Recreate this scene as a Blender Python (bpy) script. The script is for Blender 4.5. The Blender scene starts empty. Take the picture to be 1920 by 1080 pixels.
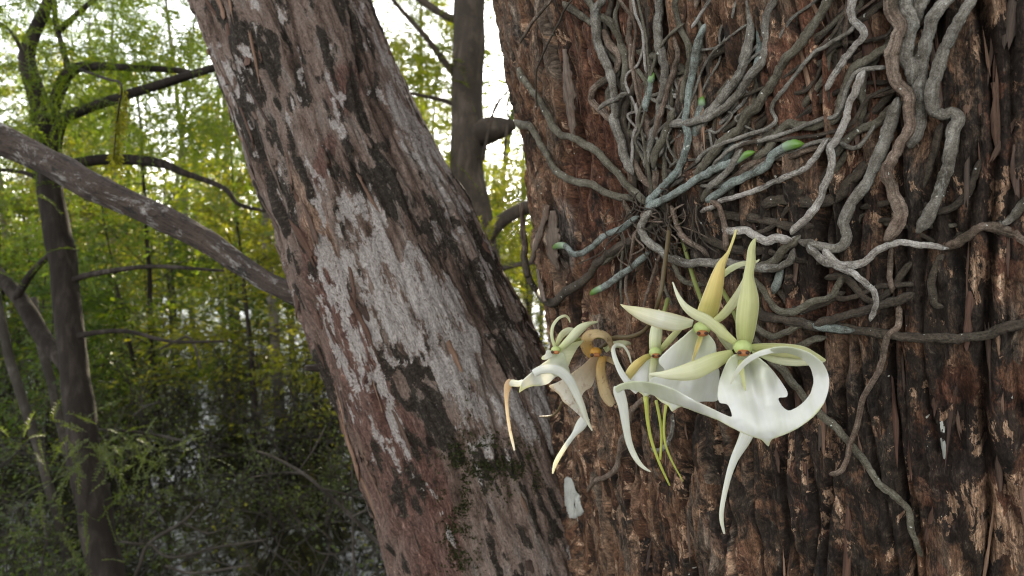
import bpy, math, random
import numpy as np
from mathutils import Vector, Matrix
from mathutils.geometry import delaunay_2d_cdt

# ------------------------------------------------------------------ camera, sky, sun, exposure
SC = bpy.context.scene
COL = SC.collection
W0, H0, F = 1920.0, 1080.0, 1250.0           # photograph pixels, focal length in pixels
PITCH = math.radians(7.0)
CAM = np.array([0.0, 0.0, 2.0])
FWD = np.array([0, math.cos(PITCH), -math.sin(PITCH)])
UPV = np.array([0, math.sin(PITCH), math.cos(PITCH)])
RGT = np.array([1.0, 0, 0])
cd = bpy.data.cameras.new('camera')
cd.sensor_width = 36; cd.lens = 36 * F / W0
cd.clip_start = 0.02; cd.clip_end = 2000
cd.dof.use_dof = True; cd.dof.focus_distance = 0.41; cd.dof.aperture_fstop = 13; cd.dof.aperture_blades = 9
cam = bpy.data.objects.new('camera', cd); COL.objects.link(cam)
cam.location = CAM; cam.rotation_euler = (math.pi / 2 - PITCH, 0, 0)
SC.camera = cam

SUN_EL, SUN_AZ = math.radians(12.0), math.radians(-0.6)       # azimuth from +Y towards +X
world = bpy.data.worlds.new('World'); SC.world = world; world.use_nodes = True
wn = world.node_tree.nodes; wl = world.node_tree.links
bg = wn['Background']
sky = wn.new('ShaderNodeTexSky'); sky.sky_type = 'NISHITA'; sky.sun_disc = False
sky.sun_elevation = SUN_EL; sky.sun_rotation = SUN_AZ
sky.air_density = 1.0; sky.dust_density = 0.3; sky.ozone_density = 0.6
hs = wn.new('ShaderNodeHueSaturation'); hs.inputs['Saturation'].default_value = 0.17
wl.new(sky.outputs[0], hs.inputs['Color']); wl.new(hs.outputs[0], bg.inputs[0])
bg.inputs[1].default_value = 0.14
sd = bpy.data.lights.new('sun', 'SUN'); sd.energy = 5.0; sd.angle = math.radians(0.53); sd.color = (1.0, 0.86, 0.62)
sun = bpy.data.objects.new('sun', sd); COL.objects.link(sun)
SUNV = Vector((math.sin(SUN_AZ) * math.cos(SUN_EL), math.cos(SUN_AZ) * math.cos(SUN_EL), math.sin(SUN_EL)))
sun.rotation_euler = SUNV.to_track_quat('Z', 'Y').to_euler()
sun.location = (0, 30, 12)
SC.view_settings.view_transform = 'Standard'; SC.view_settings.look = 'None'
SC.view_settings.exposure = 2.2; SC.view_settings.gamma = 1.0
SC.render.engine = 'CYCLES'
cy = SC.cycles
cy.use_denoising = True; cy.denoiser = 'OPENIMAGEDENOISE'; cy.use_adaptive_sampling = False; cy.filter_width = 1.1
cy.max_bounces = 6; cy.diffuse_bounces = 3; cy.glossy_bounces = 2; cy.transmission_bounces = 4
cy.transparent_max_bounces = 4; cy.sample_clamp_indirect = 6.0; cy.caustics_reflective = False; cy.caustics_refractive = False

# ------------------------------------------------------------------ helpers
RNG = np.random.default_rng(7)
random.seed(11)
def pray(px, py):
    px = np.asarray(px, float); py = np.asarray(py, float)
    return FWD + ((px - 960) / F)[..., None] * RGT + ((540 - py) / F)[..., None] * UPV
def P(px, py, d):
    """world point seen at a photo pixel, d metres deep along the view axis"""
    return CAM + pray(px, py) * np.asarray(d, float)[..., None]
def proj(p):
    q = p - CAM; d = q @ FWD
    return 960 + F * (q @ RGT) / d, 540 - F * (q @ UPV) / d, d

def _hash(ix, iy, iz, seed):
    h = (ix.astype(np.int64) * 374761393 + iy.astype(np.int64) * 668265263 + iz.astype(np.int64) * 2147483647 + seed * 1274126177) & 0xFFFFFFFF
    h = ((h ^ (h >> 13)) * 1274126177) & 0xFFFFFFFF
    h = ((h ^ (h >> 16)) * 2246822519) & 0xFFFFFFFF
    return (h ^ (h >> 15)) & 0xFFFF
def noise(x, y, z=0.0, seed=0):
    """gradient noise, about -1..1"""
    x, y, z = np.broadcast_arrays(np.asarray(x, float), np.asarray(y, float), np.asarray(z, float))
    x0 = np.floor(x); y0 = np.floor(y); z0 = np.floor(z)
    fx, fy, fz = x - x0, y - y0, z - z0
    u, v, w = [t * t * t * (t * (t * 6 - 15) + 10) for t in (fx, fy, fz)]
    def g(i, j, k):
        h = _hash(x0 + i, y0 + j, z0 + k, seed)
        a = h * (2 * math.pi / 65536.0)
        b = ((h * 7919) & 0xFFFF) / 32768.0 - 1
        c = np.sqrt(np.maximum(0, 1 - b * b))
        return c * np.cos(a) * (fx - i) + c * np.sin(a) * (fy - j) + b * (fz - k)
    def L(a, b, t): return a + (b - a) * t
    r = L(L(L(g(0,0,0), g(1,0,0), u), L(g(0,1,0), g(1,1,0), u), v), L(L(g(0,0,1), g(1,0,1), u), L(g(0,1,1), g(1,1,1), u), v), w)
    return r * 1.6
def fbm(x, y, z=0.0, seed=0, o=3):
    a, s, t = 1.0, 0.0, 0.0
    for i in range(o):
        s = s + a * noise(np.asarray(x) * 2**i, np.asarray(y) * 2**i, np.asarray(z) * 2**i, seed + 17 * i); t += a; a *= 0.5
    return s / t
def sstep(a, b, x):
    t = np.clip((x - a) / (b - a), 0, 1); return t * t * (3 - 2 * t)

def tagged(o, label=None, cat=None, group=None, kind=None):
    if label: o['label'] = label
    if cat: o['category'] = cat
    if group: o['group'] = group
    if kind: o['kind'] = kind
    return o
def empty(name, loc=(0, 0, 0), parent=None):
    o = bpy.data.objects.new(name, None); COL.objects.link(o); o.empty_display_size = 0.05
    o.location = loc
    if parent: o.parent = parent
    return o
def mesh_data(name, V, faces, uv=None, attrs=None, smooth=True):
    """faces: list of (k,n) int arrays; uv per vertex; attrs {name: per-vertex float}"""
    me = bpy.data.meshes.new(name)
    V = np.asarray(V, np.float32)
    faces = [np.asarray(f, np.int32) for f in faces if len(f)]
    nl = sum(f.size for f in faces); nf = sum(len(f) for f in faces)
    me.vertices.add(len(V)); me.vertices.foreach_set('co', V.ravel())
    me.loops.add(nl); me.polygons.add(nf)
    li = np.concatenate([f.ravel() for f in faces])
    tot = np.concatenate([np.full(len(f), f.shape[1], np.int32) for f in faces])
    st = np.concatenate([[0], np.cumsum(tot)[:-1]]).astype(np.int32)
    me.loops.foreach_set('vertex_index', li)
    me.polygons.foreach_set('loop_start', st); me.polygons.foreach_set('loop_total', tot)
    me.polygons.foreach_set('use_smooth', np.full(nf, smooth))
    if uv is not None:
        l = me.uv_layers.new(name='UVMap'); l.data.foreach_set('uv', np.asarray(uv, np.float32)[li].ravel())
    for k, a in (attrs or {}).items():
        at = me.attributes.new(k, 'FLOAT', 'POINT'); at.data.foreach_set('value', np.asarray(a, np.float32))
    me.update(calc_edges=True); me.validate()
    return me
def obj(name, me, mat, parent=None, loc=None):
    o = bpy.data.objects.new(name, me); COL.objects.link(o)
    if mat is not None and len(me.materials) == 0: me.materials.append(mat)
    if parent is not None: o.parent = parent
    if loc is not None: o.location = loc
    return o
def catmull(pts, n):
    """resample rows of pts (k,m) to n rows, evenly by length of the first columns"""
    p = np.asarray(pts, float)
    if len(p) == 2: p = np.array([p[0], (p[0] + p[1]) / 2, p[1]])
    q = np.vstack([2 * p[0] - p[1], p, 2 * p[-1] - p[-2]])
    out = []
    for i in range(len(p) - 1):
        t = np.linspace(0, 1, 16, endpoint=False)[:, None]
        a, b, c, d = q[i], q[i+1], q[i+2], q[i+3]
        out.append(0.5 * ((2*b) + (c - a)*t + (2*a - 5*b + 4*c - d)*t*t + (-a + 3*b - 3*c + d)*t**3))
    out.append(p[-1:]); out = np.vstack(out)
    s = np.concatenate([[0], np.cumsum(np.linalg.norm(np.diff(out[:, :2 if p.shape[1] < 4 else 3], axis=0), axis=1))])
    x = np.linspace(0, s[-1], n)
    return np.stack([np.interp(x, s, out[:, k]) for k in range(out.shape[1])], 1)
def grid_faces(nr, nc, wrap=False):
    r = np.arange(nr - 1)[:, None]; c = np.arange(nc if wrap else nc - 1)[None, :]
    c2 = (c + 1) % nc
    return np.stack([r*nc + c, r*nc + c2, (r+1)*nc + c2, (r+1)*nc + c], -1).reshape(-1, 4)
def frames(C, ref=None):
    T = np.gradient(C, axis=0); T /= np.linalg.norm(T, axis=1)[:, None] + 1e-12
    if ref is None:
        a = np.array([0, 0, 1.0]) if abs(T[0][2]) < 0.9 else np.array([1.0, 0, 0])
        N = []; n = np.cross(T[0], a); n /= np.linalg.norm(n)
        for t in T:
            n = n - t * (n @ t); n /= np.linalg.norm(n) + 1e-12; N.append(n)
        N = np.array(N)
    else:
        N = ref - T * np.sum(ref * T, 1)[:, None]; N /= np.linalg.norm(N, axis=1)[:, None] + 1e-12
    B = np.cross(T, N)
    return T, N, B
def tube(C, R, ns=8, ref=None, rad_fn=None, flat=1.0, cap=True):
    """tube along centres C (n,3) with radii R; returns V, faces, uv(around 0..1, metres along)"""
    C = np.asarray(C, float); R = np.asarray(R, float); n = len(C)
    T, N, B = frames(C, ref)
    a = np.linspace(0, 2 * math.pi, ns, endpoint=False) + math.pi     # the seam lies opposite N
    s = np.concatenate([[0], np.cumsum(np.linalg.norm(np.diff(C, axis=0), axis=1))])
    k = np.ones((n, ns)) if rad_fn is None else rad_fn(s[:, None], a[None, :])
    rr = R[:, None] * k
    V = C[:, None, :] + (np.cos(a)[None, :, None] * N[:, None, :] * flat + np.sin(a)[None, :, None] * B[:, None, :]) * rr[..., None]
    V = V.reshape(-1, 3)
    uv = np.stack([np.broadcast_to(np.linspace(0, 1, ns, endpoint=False)[None, :], (n, ns)), np.broadcast_to(s[:, None], (n, ns))], -1).reshape(-1, 2)
    Fq = grid_faces(n, ns, True); fs = [Fq]
    if cap:
        V = np.vstack([V, C[0] - T[0] * R[0] * 0.5, C[-1] + T[-1] * R[-1] * 0.7])
        uv = np.vstack([uv, [0.5, 0], [0.5, s[-1]]])
        i = np.arange(ns); j = (i + 1) % ns; m = n * ns
        fs.append(np.stack([j, i, np.full(ns, m)], 1)); fs.append(np.stack([(n-1)*ns + i, (n-1)*ns + j, np.full(ns, m + 1)], 1))
    return V, fs, uv
def join(parts):
    """parts: list of (V, faces[, uv]) -> one"""
    Vs, Fq, U, o = [], {}, [], 0
    for p in parts:
        Vs.append(p[0])
        for f in p[1]:
            Fq.setdefault(f.shape[1], []).append(f + o)
        U.append(p[2] if len(p) > 2 else np.zeros((len(p[0]), 2)))
        o += len(p[0])
    return np.vstack(Vs), [np.vstack(v) for v in Fq.values()], np.vstack(U)

# ------------------------------------------------------------------ materials
def mat_new(name):
    m = bpy.data.materials.new(name); m.use_nodes = True
    return m, m.node_tree.nodes, m.node_tree.links, m.node_tree.nodes['Principled BSDF']
class NT:
    """small node-graph helper"""
    def __init__(s, name):
        s.m, s.n, s.l, s.b = mat_new(name)
    def node(s, t, **kw):
        x = s.n.new(t)
        for k, v in kw.items(): setattr(x, k, v)
        return x
    def put(s, sock, v):
        if hasattr(v, 'is_output') or isinstance(v, bpy.types.NodeSocket): s.l.new(v, sock)
        else:
            if isinstance(v, (tuple, list)) and len(v) == 3 and sock.type == 'RGBA': v = (*v, 1)
            sock.default_value = v
    def attr(s, name):
        return s.node('ShaderNodeAttribute', attribute_name=name).outputs['Fac']
    def uv(s): return s.node('ShaderNodeTexCoord').outputs['UV']
    def co(s): return s.node('ShaderNodeTexCoord').outputs['Object']
    def scale(s, v, sc, off=(0, 0, 0)):
        x = s.node('ShaderNodeMapping'); x.inputs['Scale'].default_value = sc; x.inputs['Location'].default_value = off
        s.l.new(v, x.inputs[0]); return x.outputs[0]
    def noise(s, v, scale=1.0, detail=4, rough=0.55, dist=0.0):
        x = s.node('ShaderNodeTexNoise'); s.l.new(v, x.inputs['Vector'])
        x.inputs['Scale'].default_value = scale; x.inputs['Detail'].default_value = detail
        x.inputs['Roughness'].default_value = rough; x.inputs['Distortion'].default_value = dist
        return x.outputs['Fac']
    def ramp(s, f, stops):
        x = s.node('ShaderNodeValToRGB'); s.l.new(f, x.inputs[0]); e = x.color_ramp.elements
        while len(e) < len(stops): e.new(0.5)
        for el, (p, c) in zip(e, stops):
            el.position = p; el.color = (*c, 1) if not isinstance(c, (int, float)) else (c, c, c, 1)
        return x.outputs[0]
    def mix(s, f, a, b, mode='MIX'):
        x = s.node('ShaderNodeMix', data_type='RGBA', blend_type=mode)
        s.put(x.inputs[0], f); s.put(x.inputs[6], a); s.put(x.inputs[7], b); return x.outputs[2]
    def math(s, op, a, b=0.0, clamp=False):
        x = s.node('ShaderNodeMath', operation=op, use_clamp=clamp); s.put(x.inputs[0], a); s.put(x.inputs[1], b); return x.outputs[0]
    def voro(s, v, scale=1.0, feature='F1', out='Distance', rnd=1.0):
        x = s.node('ShaderNodeTexVoronoi', feature=feature); s.l.new(v, x.inputs['Vector']); x.inputs['Scale'].default_value = scale; x.inputs['Randomness'].default_value = rnd
        return x.outputs[out]
    def warp(s, v, nscale, amt):
        """push a coordinate about by noise"""
        x = s.node('ShaderNodeTexNoise'); s.l.new(v, x.inputs['Vector']); x.inputs['Scale'].default_value = nscale; x.inputs['Detail'].default_value = 4
        a = s.node('ShaderNodeVectorMath', operation='SUBTRACT'); s.l.new(x.outputs['Color'], a.inputs[0]); a.inputs[1].default_value = (0.5, 0.5, 0.5)
        b = s.node('ShaderNodeVectorMath', operation='SCALE'); s.l.new(a.outputs[0], b.inputs[0]); b.inputs['Scale'].default_value = amt
        c = s.node('ShaderNodeVectorMath', operation='ADD'); s.l.new(v, c.inputs[0]); s.l.new(b.outputs[0], c.inputs[1]); return c.outputs[0]
    def rnd(s): return s.node('ShaderNodeObjectInfo').outputs['Random']
    def bump(s, h, strength=0.5, dist=0.002):
        x = s.node('ShaderNodeBump'); s.l.new(h, x.inputs['Height']); x.inputs['Strength'].default_value = strength; x.inputs['Distance'].default_value = dist
        s.l.new(x.outputs[0], s.b.inputs['Normal']); return x.outputs[0]
    def set(s, **kw):
        for k, v in kw.items(): s.put(s.b.inputs[k.replace('_', ' ')], v)
        return s

def leaf_mat(name, c1, c2, trans=0.5, rough=0.5, tcol=None):
    t = NT(name)
    f = t.noise(t.co(), 1.7, 2); g = t.rnd()
    geo = t.node('ShaderNodeNewGeometry').outputs['Random Per Island']
    k = t.math('ADD', t.math('MULTIPLY', f, 0.5), t.math('MULTIPLY', geo, 0.55))
    c = t.mix(t.math('ADD', k, t.math('MULTIPLY', t.math('SUBTRACT', g, 0.5), 0.8), True), c1, c2)
    t.set(Base_Color=c, Roughness=rough, Specular_IOR_Level=0.3)
    tr = t.node('ShaderNodeBsdfTranslucent')
    t.l.new(t.mix(1.0, c, tcol or (1.75, 1.75, 0.5), 'MULTIPLY'), tr.inputs[0])
    mx = t.node('ShaderNodeMixShader'); mx.inputs[0].default_value = trans
    t.l.new(t.b.outputs[0], mx.inputs[1]); t.l.new(tr.outputs[0], mx.inputs[2])
    t.l.new(mx.outputs[0], t.n['Material Output'].inputs[0])
    return t.m
def wood_mat(name, c1, c2, c3, sc=(60, 6), bump=0.5):
    t = NT(name)
    v = t.scale(t.uv(), (4, sc[1], 1)); o = t.co()
    f = t.noise(t.scale(o, (sc[0], sc[0], sc[0] * 0.18)), 1.0, 5, 0.65, 0.4)
    g = t.noise(o, 5.0, 4, 0.6)
    c = t.ramp(f, [(0.3, c1), (0.5, c2), (0.72, c3)])
    c = t.mix(t.ramp(g, [(0.42, 0), (0.62, 1)]), c, tuple(x * 0.55 for x in c2))
    c = t.mix(t.math('MULTIPLY', t.rnd(), 0.4), c, tuple(x * 1.3 for x in c1))
    t.set(Base_Color=c, Roughness=0.9, Specular_IOR_Level=0.15); t.bump(f, bump, 0.01)
    return t.m
# ------------------------------------------------------------------ ground and water
def m_ground():
    t = NT('swamp_mud'); o = t.co()
    f = t.noise(o, 3.0, 6, 0.65); g = t.noise(o, 40.0, 4, 0.7)
    c = t.ramp(f, [(0.3, (0.02, 0.016, 0.011)), (0.55, (0.05, 0.035, 0.022)), (0.75, (0.09, 0.06, 0.035))])
    c = t.mix(t.ramp(g, [(0.55, 0), (0.7, 1)]), c, (0.13, 0.085, 0.045))
    t.set(Base_Color=c, Roughness=0.85); t.bump(g, 0.6, 0.03); return t.m
def m_water():
    t = NT('tannin_water'); o = t.co()
    t.set(Base_Color=(0.012, 0.011, 0.008), Roughness=0.04, IOR=1.33, Specular_IOR_Level=0.5)
    t.bump(t.noise(o, 2.2, 3, 0.5, 0.3), 0.12, 0.05); return t.m
def sheet(name, half, n, zf, mat, attr=None):
    s = np.linspace(-1, 1, n); s = np.sign(s) * np.abs(s)**2.6 * half
    X, Y = np.meshgrid(s, s); X = X.ravel(); Y = Y.ravel() + 3
    return tagged(obj(name, mesh_data(name, np.stack([X, Y, zf(X, Y)], 1), [grid_faces(n, n)]), mat), kind='structure')
def zground(X, Y):
    d = np.hypot(X, Y)
    return -0.22 + 0.22 * fbm(X * 0.45, Y * 0.45, 0, 3, 4) + 0.06 * noise(X * 2.1, Y * 2.1, 0, 9) - 0.3 * sstep(2.2, 0.6, d)
sheet('ground', 420, 221, zground, m_ground())
sheet('water', 420, 41, lambda X, Y: X * 0.0, m_water())

# ------------------------------------------------------------------ the forked tree
AX0 = np.array([0.528, 0.754]); TX, TY = -0.13, 0.0
DIRC = -AX0 / np.linalg.norm(AX0); LEFT = np.array([DIRC[1], -DIRC[0]])
if LEFT[0] > 0: LEFT = -LEFT
def Rz(z): return 0.498 + 0.045 * np.clip(z - 2, -0.6, 0.6) + 0.10 * np.clip(1.2 - z, 0, 1.4)**2
def ctr(z):
    q = np.clip(z - 2, -2.3, 3)
    return AX0[0] + TX * np.clip(q, -0.7, 2), AX0[1] + TY * q
def main_point(phi, z, r=None):
    cx, cy_ = ctr(z); r = Rz(z) if r is None else r
    return np.stack([cx + r * (DIRC[0] * np.cos(phi) + LEFT[0] * np.sin(phi)), cy_ + r * (DIRC[1] * np.cos(phi) + LEFT[1] * np.sin(phi)), z + 0 * phi], -1)
def hit_main(px, py):
    """depth, point and outward normal where pixel rays meet the big trunk's mean surface (rays beside it take its nearest limb)"""
    d = pray(px, py); shp = d.shape[:-1]; d = d.reshape(-1, 3)
    ts = np.linspace(0.2, 1.1, 260)
    p = CAM + d[:, None, :] * ts[None, :, None]
    cx, cy_ = ctr(p[..., 2]); f = np.hypot(p[..., 0] - cx, p[..., 1] - cy_) - Rz(p[..., 2])
    inside = f < 0
    i = np.where(inside.any(1), inside.argmax(1), f.argmin(1)); i = np.maximum(i, 1)
    k = np.arange(len(d)); f0, f1 = f[k, i-1], f[k, i]
    w = np.where(inside.any(1), f0 / (f0 - f1 + 1e-12), 1.0); t = ts[i-1] + (ts[i] - ts[i-1]) * w
    q = CAM + d * t[:, None]; cx, cy_ = ctr(q[:, 2])
    n = np.stack([q[:, 0] - cx, q[:, 1] - cy_, np.zeros(len(q))], 1); n /= np.linalg.norm(n, axis=1)[:, None]
    return t.reshape(shp), q.reshape(shp + (3,)), n.reshape(shp + (3,))

# leaning stem: pixel centre line, half width, depth
LEAN = np.array([(-60, -1500, 120, 1.45), (170, -860, 124, 1.2), (400, -330, 134, 1.04), (532, 0, 145, 0.97), (652, 300, 160, 0.91), (755, 540, 178, 0.88),
                 (808, 660, 186, 0.88), (872, 800, 192, 0.885), (985, 1080, 210, 0.91)], float)
_lp = P(LEAN[:, 0], LEAN[:, 1], LEAN[:, 3]); _lr = LEAN[:, 2] * LEAN[:, 3] / F
_lp = np.vstack([_lp, [0.20, 0.89, 1.05], [0.30, 0.87, 0.5], [0.34, 0.85, -0.3]]); _lr = np.concatenate([_lr, [0.175, 0.22, 0.30]])
LAX = catmull(np.column_stack([_lp, _lr]), 900)
def d_lean(p):
    """rough signed distance to the leaning stem"""
    A = LAX[::8]; out = np.full(len(p), 9.0)
    for a in range(0, len(p), 20000):
        q = p[a:a+20000]
        dd = np.linalg.norm(q[:, None, :] - A[None, :, :3], axis=2) - A[None, :, 3]
        out[a:a+20000] = dd.min(1)
    return out

def bark_main(u, z):
    """height (m) and layer (0 inner .. 1 outer) of the big trunk's bark; u metres round the trunk"""
    wu = u + 0.014 * noise(u * 5, z * 3, 0, 1) + 0.004 * noise(u * 24, z * 9, 0, 2)
    plate = fbm(wu * 34, z * 5.5, 0, 5, 3) + 0.25 * noise(u * 150, z * 45, 0, 6)
    lay = np.clip((plate + 0.75) / 1.5, 0, 1)
    ter = np.floor(lay * 5) / 5; ter = ter + 0.2 * sstep(0.55, 0.95, (lay * 5) % 1)
    fib = 1 - np.abs(noise(wu * 95, z * 8, 0, 11)) * 2
    fib2 = noise(wu * 230, z * 20, 0, 12)
    cr = np.abs(noise(wu * 21, z * 2.1, 0, 21)); cr2 = np.abs(noise(wu * 47, z * 4.3, 0, 23))
    crack = (1 - sstep(0.0, 0.085, cr)) + 0.55 * (1 - sstep(0, 0.1, cr2))
    chunk = noise(u * 40, z * 32, 0, 31)
    h = 0.015 * ter + 0.0045 * fib + 0.0022 * fib2 - 0.017 * crack + 0.0032 * chunk * (0.4 + lay) + 0.0018 * noise(u * 95, z * 70, 0, 33) + 0.012 * fbm(u * 4.5, z * 2.2, 0, 41, 2)
    return h, lay, np.clip(crack, 0, 1)
def blob(px, py, x, y, sx, sy, ang=0.0):
    c, s = math.cos(ang), math.sin(ang); dx, dy = px - x, py - y
    return np.exp(-(((dx * c + dy * s) / sx)**2 + ((-dx * s + dy * c) / sy)**2))

def build_main():
    ph = np.unique(np.concatenate([np.linspace(math.radians(-35), math.radians(80), 640), np.linspace(math.radians(80), math.radians(325), 64)[1:-1]]))
    z = np.unique(np.concatenate([np.linspace(-0.35, 1.2, 26), np.linspace(1.2, 1.46, 26), np.linspace(1.46, 2.36, 400), np.linspace(2.36, 2.75, 34), np.linspace(2.75, 5.0, 40)]).round(5))
    PH, Z = np.meshgrid(ph, z); sh = PH.shape; PH = PH.ravel(); Z = Z.ravel()
    u = PH * 0.5
    h, lay, crack = bark_main(u, Z)
    r = Rz(Z) + h
    # fillet towards the leaning stem
    m = (Z > 0.9) & (Z < 1.98) & (PH > math.radians(20)) & (PH < math.radians(120))
    rr = Rz(Z[m]).copy()
    for it in range(9):
        p = main_point(PH[m], Z[m], rr); dl = d_lean(p); dm = rr - Rz(Z[m])
        kk = 0.06; hh = np.clip(0.5 + 0.5 * (dl - dm) / kk, 0, 1)
        sm = dl * (1 - hh) + dm * hh - kk * hh * (1 - hh)
        rr = np.clip(rr - sm * 0.8, Rz(Z[m]), Rz(Z[m]) + 0.07)
    r[m] += rr - Rz(Z[m])
    V = main_point(PH, Z, r)
    px, py, d = proj(V)
    black = 0.55 * blob(px, py, 1900, 140, 120, 260) + 0.5 * blob(px, py, 1640, 900, 420, 200) + 0.45 * blob(px, py, 1580, 430, 260, 120) + 0.35 * blob(px, py, 1790, 560, 140, 150) + 0.35 * blob(px, py, 1330, 420, 150, 110) + 0.25 * blob(px, py, 1340, 60, 80, 120)
    red = 0.6 * blob(px, py, 1810, 830, 110, 130) + 0.5 * blob(px, py, 1500, 850, 45, 110) + 0.6 * blob(px, py, 1140, 160, 60, 190) + 0.5 * blob(px, py, 1510, 150, 60, 110) + 0.45 * blob(px, py, 1870, 250, 40, 260) + 0.4 * blob(px, py, 1140, 440, 70, 120) + 0.4 * blob(px, py, 1540, 560, 120, 50) + 0.2
    grey = 0.8 * blob(px, py, 1060, 450, 26, 70) + 0.5 * blob(px, py, 1100, 700, 70, 120) + 0.4 * blob(px, py, 960, 60, 60, 140) + 0.5 * blob(px, py, 985, 950, 60, 180) + 0.35 * blob(px, py, 1050, 330, 50, 70)
    tan = 0.8 * blob(px, py, 1870, 960, 60, 90) + 0.55 * blob(px, py, 1530, 800, 40, 60) + 0.45 * blob(px, py, 1130, 420, 26, 40) + 0.35 * blob(px, py, 1880, 60, 50, 60) + 0.3 * blob(px, py, 1130, 790, 60, 120)
    me = mesh_data('trunk', V, [grid_faces(sh[0], sh[1], True)[:, ::-1]], np.stack([u, Z], 1),
                   dict(layer=lay, crack=crack, black=black, red=red, grey=grey, tan=tan))
    return me
def m_bark_main():
    t = NT('cypress_bark'); uv = t.uv(); wv = t.warp(uv, 45, 0.010)
    fine = t.noise(t.scale(uv, (430, 40, 1)), 1.0, 5, 0.72, 0.6)
    chip = t.noise(t.scale(wv, (260, 130, 1), (5, 2, 0)), 1.0, 4, 0.7, 0.4)
    mid = t.noise(t.scale(wv, (105, 14, 1), (3, 7, 0)), 1.0, 5, 0.68, 0.8)
    big = t.noise(t.scale(wv, (26, 9, 1), (9, 1, 0)), 1.0, 5, 0.7, 0.5)
    cell = t.voro(t.scale(wv, (95, 24, 1)), 1.0, 'F1', 'Color'); sepc = t.node('ShaderNodeSeparateColor'); t.l.new(cell, sepc.inputs[0])
    edge = t.voro(t.scale(wv, (95, 24, 1)), 1.0, 'DISTANCE_TO_EDGE', 'Distance')
    lay = t.attr('layer')
    k = t.math('ADD', t.math('ADD', t.math('MULTIPLY', lay, 0.34), t.math('MULTIPLY', mid, 0.46)), t.math('MULTIPLY', sepc.outputs[0], 0.22))
    c = t.ramp(k, [(0.30, (0.016, 0.011, 0.008)), (0.41, (0.070, 0.038, 0.023)), (0.48, (0.185, 0.098, 0.056)), (0.56, (0.22, 0.138, 0.090)), (0.65, (0.115, 0.086, 0.064)), (0.78, (0.38, 0.295, 0.225))])
    # red inner bark
    rm = t.ramp(t.math('ADD', t.math('MULTIPLY', t.attr('red'), 0.62), t.math('ADD', t.math('MULTIPLY', big, 0.5), t.math('MULTIPLY', sepc.outputs[1], 0.16))), [(0.51, 0), (0.60, 1)])
    c = t.mix(t.math('MULTIPLY', rm, 0.8), c, t.ramp(mid, [(0.34, (0.034, 0.014, 0.009)), (0.5, (0.140, 0.058, 0.035)), (0.62, (0.23, 0.110, 0.070)), (0.74, (0.40, 0.23, 0.15))]))
    # grey weathering
    gm = t.ramp(t.math('ADD', t.math('MULTIPLY', t.attr('grey'), 0.55), t.math('MULTIPLY', t.noise(t.scale(wv, (80, 16, 1), (4, 2, 0)), 1, 5, 0.75), 0.55)), [(0.47, 0), (0.60, 1)])
    c = t.mix(t.math('MULTIPLY', gm, 0.8), c, t.ramp(fine, [(0.3, (0.07, 0.058, 0.05)), (0.5, (0.22, 0.19, 0.165)), (0.7, (0.44, 0.39, 0.345))]))
    # black mould
    bm = t.ramp(t.math('ADD', t.math('MULTIPLY', t.attr('black'), 0.34), t.noise(t.scale(wv, (46, 22, 1), (2, 3, 0)), 1, 7, 0.76, 0.4)), [(0.545, 0), (0.62, 1)])
    c = t.mix(t.math('MULTIPLY', bm, 0.9), c, t.ramp(chip, [(0.35, (0.008, 0.007, 0.006)), (0.6, (0.030, 0.024, 0.019)), (0.72, (0.11, 0.10, 0.082))]))
    # tan flaked spots
    spot = t.noise(t.scale(wv, (105, 46, 1), (1, 5, 0)), 1.0, 6, 0.72, 0.3)
    tm = t.ramp(t.math('ADD', t.math('ADD', t.math('MULTIPLY', t.attr('tan'), 0.2), t.math('MULTIPLY', t.math('SUBTRACT', big, 0.5), 0.45)), spot), [(0.595, 0), (0.615, 1)])
    c = t.mix(t.math('MULTIPLY', tm, 0.9), c, t.ramp(fine, [(0.3, (0.22, 0.125, 0.075)), (0.5, (0.40, 0.25, 0.16)), (0.7, (0.58, 0.42, 0.30))]))
    # fibre streaks and chips, darker in the cracks
    c = t.mix(0.85, c, t.ramp(fine, [(0.27, (0.22, 0.2, 0.19)), (0.45, (0.8, 0.8, 0.8)), (0.58, (1.15, 1.13, 1.1)), (0.75, (1.9, 1.85, 1.8))]), 'MULTIPLY')
    c = t.mix(0.7, c, t.ramp(chip, [(0.30, (0.35, 0.33, 0.32)), (0.5, (1, 1, 1)), (0.7, (1.55, 1.5, 1.45))]), 'MULTIPLY')
    grit = t.noise(t.scale(wv, (1100, 330, 1), (2, 9, 0)), 1.0, 3, 0.8)
    c = t.mix(0.9, c, t.ramp(grit, [(0.32, (0.25, 0.23, 0.22)), (0.5, (0.95, 0.95, 0.95)), (0.66, (1.7, 1.65, 1.6))]), 'MULTIPLY')
    c = t.mix(t.math('MULTIPLY', t.attr('crack'), 0.7), c, (0.018, 0.011, 0.008))
    sp = t.ramp(t.noise(t.scale(uv, (260, 190, 1), (7, 7, 0)), 1, 2), [(0.745, 0), (0.76, 1)])
    c = t.mix(sp, c, (0.5, 0.48, 0.42))
    t.set(Base_Color=c, Roughness=0.85, Specular_IOR_Level=0.3)
    hgt = t.math('ADD', t.math('ADD', fine, t.math('ADD', chip, t.math('MULTIPLY', grit, 0.6))), t.math('MULTIPLY', t.ramp(edge, [(0, 0), (0.12, 1)]), 0.5))
    t.bump(hgt, 0.9, 0.0028)
    return t.m
M_BARK = m_bark_main()
tree = tagged(empty('cypress_tree', (0.45, 0.8, 0.0)), 'massive forked tree with shaggy red brown bark carrying the white orchid', 'tree')
def place(o):                         # keep world coordinates under a moved parent
    o.matrix_parent_inverse = Matrix.Translation(-Vector(o.parent.location)); return o
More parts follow.
